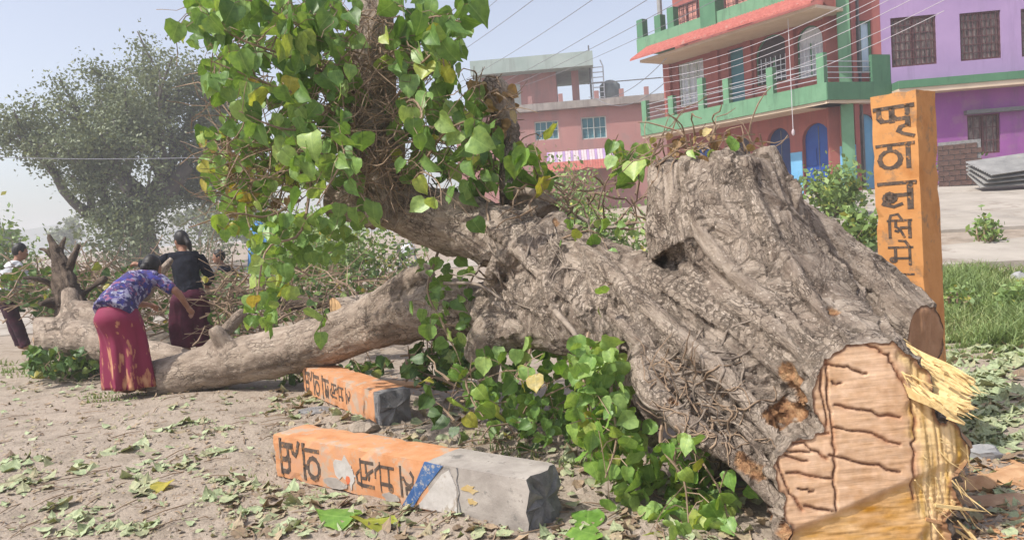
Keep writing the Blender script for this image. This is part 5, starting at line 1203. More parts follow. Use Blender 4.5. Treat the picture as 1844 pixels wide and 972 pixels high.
def person(label, J, fwd, head_fwd, head_up, top_mat, bottom, bottom_mat, hair_style, group=None, sleeve=.55, seed=0, tall=1.0):
    """J: joints dict (world). one continuous skin body; clothing, hair and face features are children"""
    base = Vector((J['pelvis'].x, J['pelvis'].y, min(J['foot_l'].z, J['foot_r'].z)))
    o = empty('person', base, label, 'person', group); mb = MB(); k = tall
    def lim(mb, names, rad, ext=0):
        pts = [J[n] for n in names]; n = 4 * len(pts); mb.tube(spline(pts, n), lerp_list(rad, n), 12)
    lim(mb, ('pelvis', 'waist', 'chest', 'neck'), [.13 * k, .12 * k, .125 * k, .055 * k])
    mb.tube([J['sho_l'], J['chest'].lerp(J['neck'], .4), J['sho_r']], [.055 * k, .095 * k, .055 * k], 12)
    mb.tube([J['hip_l'], J['pelvis'], J['hip_r']], [.10 * k, .12 * k, .10 * k], 12)
    hf = frame_from(head_fwd, head_up); hc = J['head']; hs = .105 * k
    mb.tube([J['chest'].lerp(J['neck'], .7), J['neck'], hc - hf.col[2] * .05], [.06 * k, .05 * k, .048 * k], 10)
    ellip(mb, hc, hs * .72, hs * .88, hs * 1.1, hf); ellip(mb, hc + hf @ Vector((0, .032, -.055)) * k, hs * .52, hs * .58, hs * .6, hf)
    mb.tube([hc + hf @ Vector((0, .085, .012)) * k, hc + hf @ Vector((0, .102, -.018)) * k, hc + hf @ Vector((0, .09, -.03)) * k], [.008, .014, .011], 6)
    for s_ in (-1, 1): ellip(mb, hc + hf @ Vector((s_ * .076, -.005, -.005)) * k, .012, .02, .03, hf, 8, 6)
    for s_ in 'lr':
        lim(mb, ('sho_' + s_, 'elb_' + s_, 'wri_' + s_), [.047 * k, .037 * k, .025 * k]); d = (J['wri_' + s_] - J['elb_' + s_]); hand(mb, J['wri_' + s_], d, Vector((0, .2, -1)) if abs(d.normalized().z) < .8 else fwd, k)
        lim(mb, ('hip_' + s_, 'kne_' + s_, 'foot_' + s_), [.088 * k, .057 * k, .036 * k])
        f = J['foot_' + s_]; tf = J.get('toe_' + s_, f + fwd * .17); mb.tube([f + Vector((0, 0, .02)), f.lerp(tf, .5) - Vector((0, 0, .01)), tf - Vector((0, 0, .022))], [.04 * k, .036 * k, .025 * k], 8)
    me = remeshed(mb, .009, 3); body = place_mesh('body', me, 'skin', o)
    # face
    for s_ in (-1, 1):
        e_ = MB(); ellip(e_, hc + hf @ Vector((s_ * .03, .084, .008)) * k, .013, .008, .008, hf, 8, 6); ey = e_.build('eye', 'eye_white', o, smooth=True)
        e_ = MB(); ellip(e_, hc + hf @ Vector((s_ * .03, .0895, .008)) * k, .006, .005, .006, hf, 8, 6); e_.build('iris', 'hair', ey, smooth=True)
    e_ = MB(); ellip(e_, hc + hf @ Vector((0, .083, -.058)) * k, .022, .008, .007, hf, 8, 6); e_.build('mouth', 'lip', o, smooth=True)
    # hair
    hb = MB(); ellip(hb, hc + hf @ Vector((0, -.018, .022)) * k, hs * .80, hs * .93, hs * 1.08, hf, 18, 12)
    if hair_style == 'bun': ellip(hb, hc + hf @ Vector((0, -.125, .0)) * k, .048, .042, .048, hf)
    if hair_style == 'tail': hb.tube([hc + hf @ Vector((0, -.09, .02)) * k, hc + hf @ Vector((0, -.125, -.07)) * k, hc + hf @ Vector((0.01, -.12, -.17)) * k], [.035, .04, .015], 8)
    hm = remeshed(hb, .01, 1); v = verts_np(hm); loc_ = (v - np.array(hc)) @ np.array(hf)
    face = (loc_[:, 1] > .045 * k) & (loc_[:, 2] < .055 * k); v[face] -= np.outer(np.ones(face.sum()), np.array(hf.col[1])) * (.05 * k)
    hm.vertices.foreach_set('co', v.ravel()); place_mesh('hair', hm, 'hair', o)
    # top
    tb = MB(); n = 16
    tb.tube(spline([J['pelvis'].lerp(J['waist'], -.3 if bottom == 'skirt' else .1), J['waist'], J['chest'], J['chest'].lerp(J['neck'], .62)], n), lerp_list([.178 * k, .150 * k, .150 * k, .085 * k], n), 14)
    tb.tube([J['sho_l'] + (J['sho_l'] - J['chest']) * .05, J['chest'].lerp(J['neck'], .35), J['sho_r'] + (J['sho_r'] - J['chest']) * .05], [.068 * k, .115 * k, .068 * k], 12)
    for s_ in 'lr':
        a, b, c = J['sho_' + s_], J['elb_' + s_], J['wri_' + s_]; e = b.lerp(c, max(0, sleeve - .5) * 2) if sleeve > .5 else a.lerp(b, sleeve * 2)
        pts = [a, a.lerp(b, .5), e] if sleeve <= .5 else [a, b, e]; tb.tube(spline(pts, 10), lerp_list([.068 * k, .058 * k, .05 * k], 10), 12)
    tm = remeshed(tb, .011, 3); v = verts_np(tm); nr = norms_np(tm); v += nr * (0.014 * fbm(v * 11 + seed, 3, seed) + .006 * ridged(v * 20, 2, seed + 1))[:, None]; tm.vertices.foreach_set('co', v.ravel()); place_mesh('blouse' if bottom == 'skirt' else 'shirt', tm, top_mat, o)
    if bottom == 'skirt':
        sb = MB(); n = 40; rows = 22; vs = []; foot = (J['foot_l'] + J['foot_r']) / 2; hem = J.get('hem', .05); wv = J['pelvis'].lerp(J['waist'], .35)
        right = fwd.cross(Vector((0, 0, 1))).normalized()
        for j in range(rows + 1):
            t = j / rows; z = wv.z + (foot.z + hem - wv.z) * t; c = wv.lerp(foot, min(1, t * 1.05)); c.z = z
            seat = math.exp(-((t - .14) / .16) ** 2)
            rx = (.155 + .055 * sm(0, .2, t) + .012 * t) * k; ry = (.125 + .05 * seat + .045 * t) * k
            for i in range(n):
                a = 2 * math.pi * i / n; fo = 1 + (.05 + .13 * t) * math.sin(a * 7 + seed + 1.2 * math.sin(t * 3 + a * 2)) * sm(.1, .6, t) + .05 * sm(.05, .4, t) * math.sin(a * 13 + 2 * t + seed)
                vs.append(c + right * rx * math.cos(a) * fo + fwd * (ry * math.sin(a) * fo - .04 * seat))
        sb.add(vs, [(j * n + i, j * n + (i + 1) % n, (j + 1) * n + (i + 1) % n, (j + 1) * n + i) for j in range(rows) for i in range(n)])
        sk = sb.build('skirt', bottom_mat, o, smooth=True)
        md = sk.modifiers.new('s', 'SOLIDIFY'); md.thickness = .008; md.offset = 0
    else:
        sb = MB(); sb.tube([J['hip_l'], J['pelvis'], J['hip_r']], [.118 * k, .138 * k, .118 * k], 12); sb.tube([J['pelvis'], J['pelvis'].lerp(J['waist'], .5)], [.14 * k, .138 * k], 12)
        for s_ in 'lr': sb.tube(spline([J['hip_' + s_], J['kne_' + s_], J['kne_' + s_].lerp(J['foot_' + s_], .9)], 12), lerp_list([.11 * k, .083 * k, .066 * k], 12), 12)
        tm = remeshed(sb, .011, 3); v = verts_np(tm); nr = norms_np(tm); v += nr * (0.014 * fbm(v * 9, 3, seed + 3))[:, None]; tm.vertices.foreach_set('co', v.ravel()); place_mesh('trousers', tm, bottom_mat, o)
    return o
def joints(base, fwd, hip_z=.82, bend=0.0, lean_side=0.0, torso=.46, stance=.09, k=1.0, knee_fwd=.03):
    """standing or bowed skeleton, bend in radians from upright towards fwd"""
    fwd = fwd.normalized(); right = fwd.cross(Vector((0, 0, 1))).normalized(); J = {}
    J['pelvis'] = base + Vector((0, 0, hip_z)) - fwd * .12 * math.sin(bend)
    t = (Vector((0, 0, 1)) * math.cos(bend) + fwd * math.sin(bend) + right * lean_side).normalized()
    t0 = (Vector((0, 0, 1)) * math.cos(bend * .8) + fwd * math.sin(bend * .8) + right * lean_side * .6).normalized()
    J['waist'] = J['pelvis'] + t0 * torso * .36 * k; J['chest'] = J['waist'] + t * torso * .42 * k; J['neck'] = J['chest'] + t * torso * .32 * k
    J['head'] = J['neck'] + (t * .75 + Vector((0, 0, .25)) + fwd * .15).normalized() * .15 * k
    for s_, sg in (('l', -1), ('r', 1)):
        J['hip_' + s_] = J['pelvis'] + right * sg * .085 * k - Vector((0, 0, .03)); J['foot_' + s_] = base + right * sg * stance + fwd * .03 * sg + Vector((0, 0, .06))
        J['kne_' + s_] = J['hip_' + s_].lerp(J['foot_' + s_], .5) + fwd * knee_fwd; J['sho_' + s_] = J['chest'].lerp(J['neck'], .55) + right * sg * .165 * k
        J['elb_' + s_] = J['sho_' + s_] + Vector((0, 0, -.26 * k)) + fwd * .06 + right * sg * .05; J['wri_' + s_] = J['elb_' + s_] + Vector((0, 0, -.2 * k)) + fwd * .12
    return J, fwd, right, t
# bent woman in the pink skirt
b_ = G(238, 713); fw = Vector((.2, .98, 0))
J, f_, rt_, t_ = joints(b_, fw, .84, 1.12, .0, .5, .07)
J['head'] = J['neck'] + (t_ * .9 + Vector((0, 0, .1))).normalized() * .14
J['elb_r'] = J['sho_r'] + rt_ * .17 + f_ * .04 + Vector((0, 0, -.14)); J['wri_r'] = J['elb_r'] + rt_ * .02 + f_ * .12 + Vector((0, 0, -.16))
J['elb_l'] = J['sho_l'] + f_ * .10 + Vector((0, 0, -.22)); J['wri_l'] = J['elb_l'] + f_ * .2 + Vector((0, 0, -.06)); J['hem'] = .03
person('woman in patterned blouse and magenta gold-printed skirt bending over the pale log', J, f_, (t_ + Vector((0, 0, -.5))), Vector((0, 0, 1)), 'blouse', 'skirt', 'skirt', 'bun', seed=1, sleeve=.42)
# woman in black reaching left
b_ = G(350, 645); fw = Vector((-.5, .86, 0))
J, f_, rt_, t_ = joints(b_, fw, .80, .30, .0, .47, .07)
J['elb_l'] = J['sho_l'] + Vector((-.20, .02, -.06)); J['wri_l'] = J['elb_l'] + Vector((-.2, .04, .02)); J['elb_r'] = J['sho_r'] + rt_ * .08 + Vector((0.03, 0, -.24)); J['wri_r'] = J['elb_r'] + f_ * .18 + Vector((0, 0, -.1)); J['hem'] = .1
person('woman in black long-sleeved top and dark maroon skirt reaching left into branches', J, f_, Vector((-.8, .5, -.25)), Vector((0, 0, 1)), 'black_cloth', 'skirt', 'maroon_cloth', 'tail', seed=3, sleeve=.95)
# kneeling person further back
b_ = P(418, 560, 13.2); b_.z = gz(b_.x, b_.y); fw = Vector((-.85, -.3, 0))
J, f_, rt_, t_ = joints(b_, fw, .50, .25, 0, .46, .09)
for s_, sg in (('l', -1), ('r', 1)):
    J['kne_' + s_] = b_ + f_ * .16 + rt_ * sg * .1 + Vector((0, 0, .07)); J['foot_' + s_] = b_ - f_ * .28 + rt_ * sg * .09 + Vector((0, 0, .07)); J['toe_' + s_] = J['foot_' + s_] - f_ * .13
person('dark-haired person in black shirt kneeling behind the brush pile', J, f_, Vector((-.9, -.35, -.1)), Vector((0, 0, 1)), 'black_cloth', 'trousers', 'dark_trouser', 'short', seed=5, sleeve=.95)
# person at the left edge
b_ = G(44, 634); fw = Vector((.8, .6, 0))
J, f_, rt_, t_ = joints(b_, fw, .82, .38, -.1, .48, .11)
J['pelvis'] += Vector((-.13, 0, 0)); 
for n_ in ('hip_l', 'hip_r', 'waist', 'chest', 'neck', 'head', 'sho_l', 'sho_r', 'elb_l', 'elb_r', 'wri_l', 'wri_r'): J[n_] = J[n_] + Vector((-.13, 0, 0))
for s_ in 'lr': J['elb_' + s_] = J['sho_' + s_] + Vector((.14, .05, -.2)); J['wri_' + s_] = J['elb_' + s_] + Vector((.22, .04, .03)); J['kne_' + s_] = J['hip_' + s_].lerp(J['foot_' + s_], .5)
person('person in light grey shirt and dark trousers leaning in at the left edge', J, f_, Vector((.8, .5, -.3)), Vector((0, 0, 1)), 'grey_cloth', 'trousers', 'dark_trouser', 'short', seed=7, sleeve=.6)

#@@LEFTSTUFF
# ================================================================= CUT LOGS, BRUSH, BACKGROUND
def log_thing(name, label, limbs, cuts, mat='bark_pale', voxel=.022, cat='log', group=None, wood=(.55, .36, .19), flute=.02):
    me = bark_mesh(limbs, voxel, flute, .01, sum(map(ord, label)) % 50, .05); lps = []
    for co, no in cuts: lps.append((slice_mesh(me, co, no), co, no))
    p = limbs[0][0][len(limbs[0][0]) // 2]; root = empty(name, (p.x, p.y, max(0, gz(p.x, p.y))), label, cat, group)
    place_mesh('bark', me, mat, root)
    for lp, co, no in lps:
        if lp and len(lp[0]) > 8: cut_face('cut_face', lp[0], co, no, root, lambda q, d: plain_c(q, d, wood), plain_h, .018)
    return root
log_thing('cut_log', 'thick pale forked log lying behind the bending woman', [L_((40, 612, 8.9, 34), (90, 604, 8.8, 34), (170, 618, 8.5, 36), (260, 640, 8.2, 30), (340, 655, 8.0, 24), (400, 662, 7.9, 17)), L_((120, 600, 8.7, 24), (128, 560, 8.9, 18), (124, 525, 9.1, 13)), L_((230, 600, 8.7, 20), (180, 572, 8.8, 24), (130, 560, 8.9, 20))],
          [(P(66, 610, 8.85), Vector((-.9, -.42, 0)).normalized())], flute=.012)
log_thing('broken_stump', 'dark torn stump standing upright among brush at the far left', [L_((150, 610, 9.4, 36), (128, 545, 9.5, 26), (112, 490, 9.6, 16), (98, 450, 9.7, 9), (88, 422, 9.7, 3)), L_((112, 490, 9.7, 11), (108, 455, 9.7, 6), (118, 425, 9.75, 3)), L_((115, 500, 9.7, 9), (128, 476, 9.6, 6), (142, 440, 9.6, 3)), L_((112, 530, 9.7, 9), (80, 505, 9.5, 5), (40, 500, 9.4, 3)), L_((125, 540, 9.7, 11), (155, 525, 9.6, 7), (190, 500, 9.5, 4)), L_((120, 560, 9.6, 14), (95, 545, 9.4, 9), (70, 548, 9.2, 5)), L_((105, 470, 9.8, 7), (85, 452, 9.7, 4), (70, 448, 9.7, 3))], [], 'bark_dark', .016, 'stump', flute=.06)
log_thing('cut_log', 'grey split log lying behind the pale branch, end towards camera', [L_((590, 560, 8.4, 24), (680, 552, 8.3, 26), (760, 548, 8.2, 26))], [(P(600, 559, 8.4), Vector((-.8, -.6, 0)).normalized())], 'bark', .025)
log_thing('cut_log', 'thin dark log lying across the brush beyond the pale branch', [L_((380, 520, 10.5, 12), (470, 540, 10.2, 14), (560, 545, 10.0, 13), (640, 535, 9.9, 12))], [], 'bark_dark', .025)
log_thing('cut_log', 'short leaning forked stick propped by the woman in black', [L_((340, 655, 8.3, 9), (390, 615, 8.2, 12), (425, 575, 8.2, 10), (440, 560, 8.2, 7)), L_((400, 600, 8.2, 8), (415, 620, 8.1, 6), (430, 640, 8.1, 5))], [], 'bark_pale', .018)
log_thing('cut_log', 'curved grey limb rising from the brush beside the bending woman', [L_((130, 590, 9.3, 14), (190, 585, 9.2, 16), (250, 540, 9.1, 12), (290, 490, 9.0, 8), (310, 465, 9.0, 5))], [], 'bark', .022)
# brush pile: cut twigs and leaves nobody could count
bt = MB(); bf = MB(); r4 = random.Random(77)
def brush(poly, n, nl, d0, d1, length=.8, lpx=13, rad=.009):
    for px, py in px_poly_points(poly, n, r4):
        d = r4.uniform(d0, d1); p = P(px, py, d); p.z = max(p.z, gz(p.x, p.y) + .03); a = Vector((r4.gauss(0, 1), r4.gauss(0, .8), abs(r4.gauss(.05, .45)))).normalized(); pts = [p - a * length * .4]
        pts[0].z = max(.02, pts[0].z)
        for _ in range(4): a = (a + Vector((r4.gauss(0, .25), r4.gauss(0, .25), r4.gauss(-.03, .25)))).normalized(); q = pts[-1] + a * length / 4; q.z = max(.02, q.z); pts.append(q)
        bt.tube(pts, [rad * r4.uniform(.5, 1.6) * (1 - .15 * i) for i in range(5)], 4, 0)
    for px, py in px_poly_points(poly, nl, r4):
        d = r4.uniform(d0, d1); p = P(px, py, d); p.z = max(p.z, .04); leaf_add(bf, p, lpx * d / F_PX * r4.uniform(.6, 1.5), Euler((r4.uniform(-1.4, 1.4), r4.uniform(-1, 1), r4.uniform(0, 6.3))), r4.random() ** 1.1, r4)
brush([(0, 470), (60, 480), (180, 480), (330, 465), (420, 490), (420, 590), (200, 590), (60, 560), (0, 560)], 520, 620, 10.6, 13, .8, 12)
brush([(0, 480), (190, 470), (195, 570), (60, 560), (0, 540)], 90, 150, 10.0, 10.8, .6, 13)
brush([(395, 500), (440, 500), (440, 620), (385, 640)], 60, 60, 8.4, 9.6, .6, 11)
brush([(370, 490), (560, 480), (770, 510), (760, 590), (520, 600), (380, 640)], 300, 380, 8.2, 11, .7, 12)
brush([(40, 620), (180, 630), (190, 672), (60, 672)], 30, 260, 8.0, 8.9, .3, 14, .005)
brush([(380, 480), (760, 440), (800, 520), (400, 540)], 120, 500, 13.8, 17, .7, 9, .008)
brush([(480, 670), (620, 655), (700, 640), (700, 670), (520, 690)], 30, 90, 7.3, 8.0, .35, 18, .006)
brush([(740, 620), (860, 610), (840, 690), (740, 690)], 40, 120, 5.7, 6.3, .4, 20, .008)  # added brush standing in for the dark shadow below the branch
brush([(760, 640), (1120, 690), (1160, 830), (960, 830), (760, 760)], 40, 60, 4.5, 5.1, .35, 24, .006)
bt.build('brush_pile', 'twig', kind='stuff'); tag(bpy.data.objects['brush_pile'], 'tangle of cut twigs and branches heaped behind the logs', 'brush')
o = bf.build('brush_leaves', 'bush_leaf', smooth=True, tint=True, kind='stuff'); tag(o, 'green leaves still on the heaped cut branches', 'leaves')

# ---- trees and bushes behind
def leaf_tri(mb, p, s, r, tint):
    a = Vector((r.gauss(0, 1), r.gauss(0, 1), r.gauss(0, 1))).normalized(); b = a.orthogonal().normalized(); c = a.cross(b); t = r.uniform(0, 6.3); u = b * math.cos(t) + c * math.sin(t); w = a.cross(u)
    mb.add([p - u * s * .5, p + w * s * .28, p + u * s * .5, p - w * s * .28], [(0, 1, 2, 3)], 0, tint)
def big_tree(name, label, base, height, spread, nleaf, lsize, seed, trunk_r, leaf='far_leaf', bark_='far_bark', group=None, flat=.8, lean=(0, 0), fork=.24, clump=.62):
    r = random.Random(seed); root = empty(name, base, label, 'tree', group); mb = MB(); tips = []
    def grow(p, d, l, rad, lev):
        pts = [p]; n = 5
        for i in range(n): d = (d + Vector((r.gauss(0, .11), r.gauss(0, .11), r.gauss(.03, .08)))).normalized(); pts.append(pts[-1] + d * l / n)
        mb.tube(pts, [rad * (1 - .45 * i / n) for i in range(n + 1)], 8 if lev < 2 else 5, cap=lev > 2)
        if lev >= 2: tips.extend(pts[2:])
        if lev >= 4: return
        for i in range(4 if lev < 2 else 3):
            a = r.uniform(0, 6.28); e = d.orthogonal().normalized(); w = d.cross(e); k = r.uniform(.5, 1.0) if lev else r.uniform(.55, 1.15)
            nd = (d * (1 - k * .45) + (e * math.cos(a) + w * math.sin(a)) * k); nd.z *= flat; nd = nd.normalized()
            grow(pts[r.choice((2, 3, 4, 5)) if lev else r.choice((3, 4, 5))], nd, l * r.uniform(.6, .86) * (1.15 if lev == 0 else 1), rad * r.uniform(.42, .6), lev + 1)
    grow(Vector(base) - Vector((0, 0, .3)), Vector((lean[0], lean[1], 1)).normalized(), height * fork + .3, trunk_r, 0)
    # keep the crown inside the real height and spread
    B = Vector(base); top = max(t.z for t in tips) - B.z; wid = max(math.hypot(t.x - B.x, t.y - B.y) for t in tips); kz = height / top; kx = spread / wid
    def fit(p):
        q = Vector(p); h = q.z - B.z; s = kx + (1 - kx) * max(0, min(1, 1 - h / (height * .2))); return Vector((B.x + (q.x - B.x) * s, B.y + (q.y - B.y) * s, B.z + h * (kz if h > 0 else 1)))
    mb.v = [tuple(fit(p)) for p in mb.v]; tips = [fit(t) for t in tips]
    mb.build('trunk', bark_, root, smooth=True); cr = MB(); cl = [t for t in tips if r.random() < clump]
    for i in range(nleaf):
        t = r.choice(cl); sg = height * .038; p = t + Vector((r.gauss(0, sg), r.gauss(0, sg), r.gauss(0, sg * .7))); leaf_tri(cr, p, lsize * r.uniform(.6, 1.4), r, r.random())
    cr.build('crown', leaf, root, tint=True); return root
tb_ = P(262, 470, 34); tb_.z = gz(tb_.x, tb_.y)
big_tree('shade_tree', 'large hazy grey-green shade tree standing behind the workers', tb_, 10.4, 5.7, 64000, .15, 14, .62, lean=(-.04, 0), fork=.2, clump=.85)
def bush(name, label, c, rx, ry, rz, n, s, seed, leaf='bush_leaf', group=None, cat='bush'):
    r = random.Random(seed); c = Vector(c); root = empty(name, c, label, cat, group); st = MB(); cr = MB(); lobes = []
    for i in range(11):
        a = r.uniform(0, 6.28); q = r.random() ** .5; top = c + Vector((math.cos(a) * q * rx * .8, math.sin(a) * q * ry * .8, rz * r.uniform(.5, 1.0) * (1.25 - q * .5)))
        st.tube([c + Vector((math.cos(a) * .06, math.sin(a) * .06, -.05)), c.lerp(top, .5) + Vector((r.gauss(0, .05), r.gauss(0, .05), .05)), top], [.02, .014, .006], 5); lobes.append(top); lobes.append(c.lerp(top, .6))
    st.build('stem', 'twig', root)
    for i in range(n):
        t = r.choice(lobes); k = .2; leaf_tri(cr, Vector((t.x + r.gauss(0, rx * k), t.y + r.gauss(0, ry * k), max(c.z + .02, t.z + r.gauss(0, rz * k)))), s * r.uniform(.6, 1.5), r, r.random() ** 1.1)
    cr.build('foliage', leaf, root, tint=True); return root
def bush_px(name, label, px, pyb, d, wpx, hpx, n, spx, seed, group=None, leaf='bush_leaf', cat='bush'):
    b = P(px, pyb, d); g = gz(b.x, b.y); h = hpx * d / F_PX + max(0, b.z - g); w = wpx * d / F_PX / 2
    return bush(name, label, (b.x, b.y, g), w, w, h, n, spx * d / F_PX, seed, leaf, group, cat)
bush_px('flowering_bush', 'leafy bush with yellow flowers in front of the blue arched doors', 1500, 400, 15.5, 120, 80, 1500, 11, 1)
bush_px('bush', 'low green bush left of the standing orange pillar', 1545, 440, 12.0, 90, 60, 700, 13, 2)
bush_px('bush', 'small green weed clump on the concrete yard right of the pillar', 1775, 428, 11.5, 60, 30, 260, 11, 3)
bush_px('weeds', 'yellow-green weed clump in the grass at the right edge', 1815, 560, 7.9, 90, 40, 500, 12, 21, cat='weeds')
bush_px('weeds', 'low weed clump in the grass beside the side limb', 1725, 545, 8.2, 70, 22, 300, 10, 22, cat='weeds')
bush_px('bush', 'dark green shrub between pink house and torn stump', 1080, 400, 13, 190, 8, 3000, 11, 4)
bush_px('bush', 'green shrub beneath the striped awning of the pink house', 1010, 350, 22, 240, 12, 2400, 8, 5)
bush_px('bush', 'weedy clump beside the brown brick wall of the purple house', 1715, 330, 21, 90, 50, 600, 7, 6)
bush_px('hazy_bush', 'hazy green bush at the foot of the shade tree', 215, 450, 30, 190, 55, 1800, 8, 7, leaf='far_leaf')
bush_px('hazy_bush', 'hazy green bush on the horizon at the left edge', 20, 470, 24, 110, 60, 1500, 9, 8, leaf='bush_leaf')
bush_px('hazy_bush', 'pale far bush right of the shade tree trunk', 370, 420, 42, 160, 60, 1800, 6, 9, leaf='far_leaf')
bush_px('hazy_bush', 'far roadside bushes seen under the leafy limb', 560, 440, 28, 220, 60, 2200, 8, 10)
bush_px('weeds', 'tall yellow-green weeds behind the fallen trunk', 640, 480, 15, 260, 70, 2600, 9, 11, cat='weeds')
bush_px('weeds', 'tall green weeds under the hanging leaves', 520, 470, 13, 160, 70, 1500, 9, 12, cat='weeds')
# row of far trees along the horizon
far = [(-30, 60, 7, 'pale'), (130, 95, 9, 'first'), (360, 80, 8, 'second'), (470, 70, 9, 'third'), (760, 75, 9, 'fourth')]
names = ['blurred far tree at the left picture edge', 'blurred far tree left of the shade tree trunk', 'blurred far tree just right of the shade tree trunk', 'blurred far tree hidden behind hanging leaves', 'blurred far tree behind the leafy upright limb']
for (px, d, h, _), nm in zip(far, names):
    b = P(px, 440, d); b.z = gz(b.x, b.y); big_tree('far_tree', nm, b, h * .55, h * .4, 2500, .45, int(px) + 99, .22, group='hazy trees on the horizon')
# blue tarp, motorcycle
p = P(455, 392, 26); g = gz(p.x, p.y); mb = MB(); W_, H_ = .7, p.z - g - .1; vs = []
for i in range(9):
    for j in range(7):
        u = i / 8; v = j / 6; vs.append(Vector((p.x - W_ / 2 + W_ * u, p.y + .9 * v + .12 * math.sin(i * 2 + j), g + .02 + H_ * math.sin(math.pi * min(1, v * .9 + .05)) * (.75 + .25 * math.sin(3.1 * u)))))
mb.add(vs, [(i * 7 + j, (i + 1) * 7 + j, (i + 1) * 7 + j + 1, i * 7 + j + 1) for i in range(8) for j in range(6)]); o = mb.build('tarpaulin', 'tarp', smooth=True); md = o.modifiers.new('s', 'SOLIDIFY'); md.thickness = .01
tag(o, 'crumpled blue tarpaulin sheltering behind the hanging leaves', 'tarpaulin')
def motorcycle(px, d, f, label, tank):
    b = P(px, 465, d); g = gz(b.x, b.y); b.z = g + (.05 if px > 1000 else .04); root = empty('motorcycle', b, label, 'motorcycle')
    f = Vector(f).normalized(); s = Vector((f.y, -f.x, 0)); u = Vector((0, 0, 1))
    for dd in (-.62, .62):
        mb = MB(); c = b + f * dd + u * .3; mb.tube([c + (f * math.cos(a) + u * math.sin(a)) * .26 for a in [i * 2 * math.pi / 18 for i in range(19)]], .05, 8, cap=False); w = mb.build('wheel', 'rubber', root, smooth=True)
        mb = MB(); mb.tube([c - s * .06, c + s * .06], .05, 8)
        for i in range(6): a = i * math.pi / 3; mb.tube([c, c + (f * math.cos(a) + u * math.sin(a)) * .24], .008, 4)
        mb.build('rim', 'metal_rail', w)
    mb = MB(); mb.tube(spline([b + f * .30 + u * .82, b + f * .12 + u * .88, b - f * .05 + u * .78], 8), [.07, .12, .14, .15, .14, .12, .1, .06], 10); mb.build('fuel_tank', tank, root, smooth=True)
    mb = MB(); mb.tube(spline([b - f * .05 + u * .78, b - f * .35 + u * .76, b - f * .72 + u * .86], 8), [.08, .11, .12, .11, .1, .09, .08, .05], 10); mb.build('seat', 'rubber', root, smooth=True)
    mb = MB(); mb.box(b + f * .05 + u * .42, (.3, .4, .36), math.atan2(f.y, f.x) - math.pi / 2); mb.build('engine', 'metal_dark', root)
    mb = MB()
    for q in (-.09, .09): mb.tube([b + f * .62 + u * .3 + s * q, b + f * .38 + u * .98 + s * q], .022, 6)
    mb.build('fork', 'metal_rail', root); mb = MB(); mb.tube([b + f * .32 + u * 1.02 - s * .34, b + f * .4 + u * 1.04, b + f * .32 + u * 1.02 + s * .34], .016, 6); mb.build('handlebar', 'metal_dark', root)
    mb = MB(); ellip(mb, b + f * .5 + u * .92, .1, .09, .11); mb.build('headlight', 'moto_white', root, smooth=True)
    mb = MB(); mb.tube([b - f * .7 + u * .66, b - f * .2 + u * .6, b + f * .2 + u * .3], [.03, .03, .03], 6); mb.build('frame', 'metal_dark', root)
motorcycle(732, 17, (.35, -.94, 0), 'parked dark motorcycle with pale fairing seen beneath the trunk', 'moto_white')
# brown brick wall and roofing sheets in front of the purple house
q0 = P(1690, 330, 20.5); q1 = P(1770, 325, 20.0); g = gz(q0.x, q0.y); bw = Wall(q0, (q1 - q0).xy); Lw = (q1 - q0).xy.length; hb = 1.2
root = empty('brick_planter', (q0.x, q0.y, g), 'low dark brown brick wall standing before the purple house', 'wall')
part(bw, 'core', 'concrete_dark', root, .02, Lw - .02, g - .3, g + hb, -.34, -.02)
bme = None
for j in range(8):
    for i in range(int(Lw / .26) + 1):
        u0 = i * .26 - (.13 if j % 2 else 0); u1 = min(Lw, u0 + .245); u0 = max(0, u0)
        if u1 - u0 < .05: continue
        part(bw, 'brick', 'brick_brown', root, u0, u1, g + .05 + j * .135, g + .05 + j * .135 + .12, -.1, rnd.uniform(0, .015))
sroot = P(1838, 345, 18.6); g = gz(sroot.x, sroot.y)
for i in range(4):
    mb = MB(); n = 24; vs = []; L2, W2 = 2.0, 1.0; yaw_ = R(-14 + i * 5); z0 = g + .12 + i * .09
    for k in range(n + 1):
        for e_ in (-.5, .5):
            x = -L2 / 2 + L2 * (e_ + .5); y = W2 * (k / n - .5); z = z0 + .018 * math.cos(k * math.pi) + .38 * (k / n) + .05 * (e_ + .5) * i
            vs.append(Vector((sroot.x + x * math.cos(yaw_) - y * math.sin(yaw_), sroot.y + x * math.sin(yaw_) + y * math.cos(yaw_), z)))
    mb.add(vs, [(k * 2, k * 2 + 1, k * 2 + 3, k * 2 + 2) for k in range(n)]); o = mb.build('roofing_sheet', 'tin'); md = o.modifiers.new('s', 'SOLIDIFY'); md.thickness = .008
    tag(o, ['bottom', 'second from bottom', 'second from top', 'topmost'][i] + ' corrugated grey roofing sheet in the stack by the purple house', 'roofing sheet', 'stacked roofing sheets')

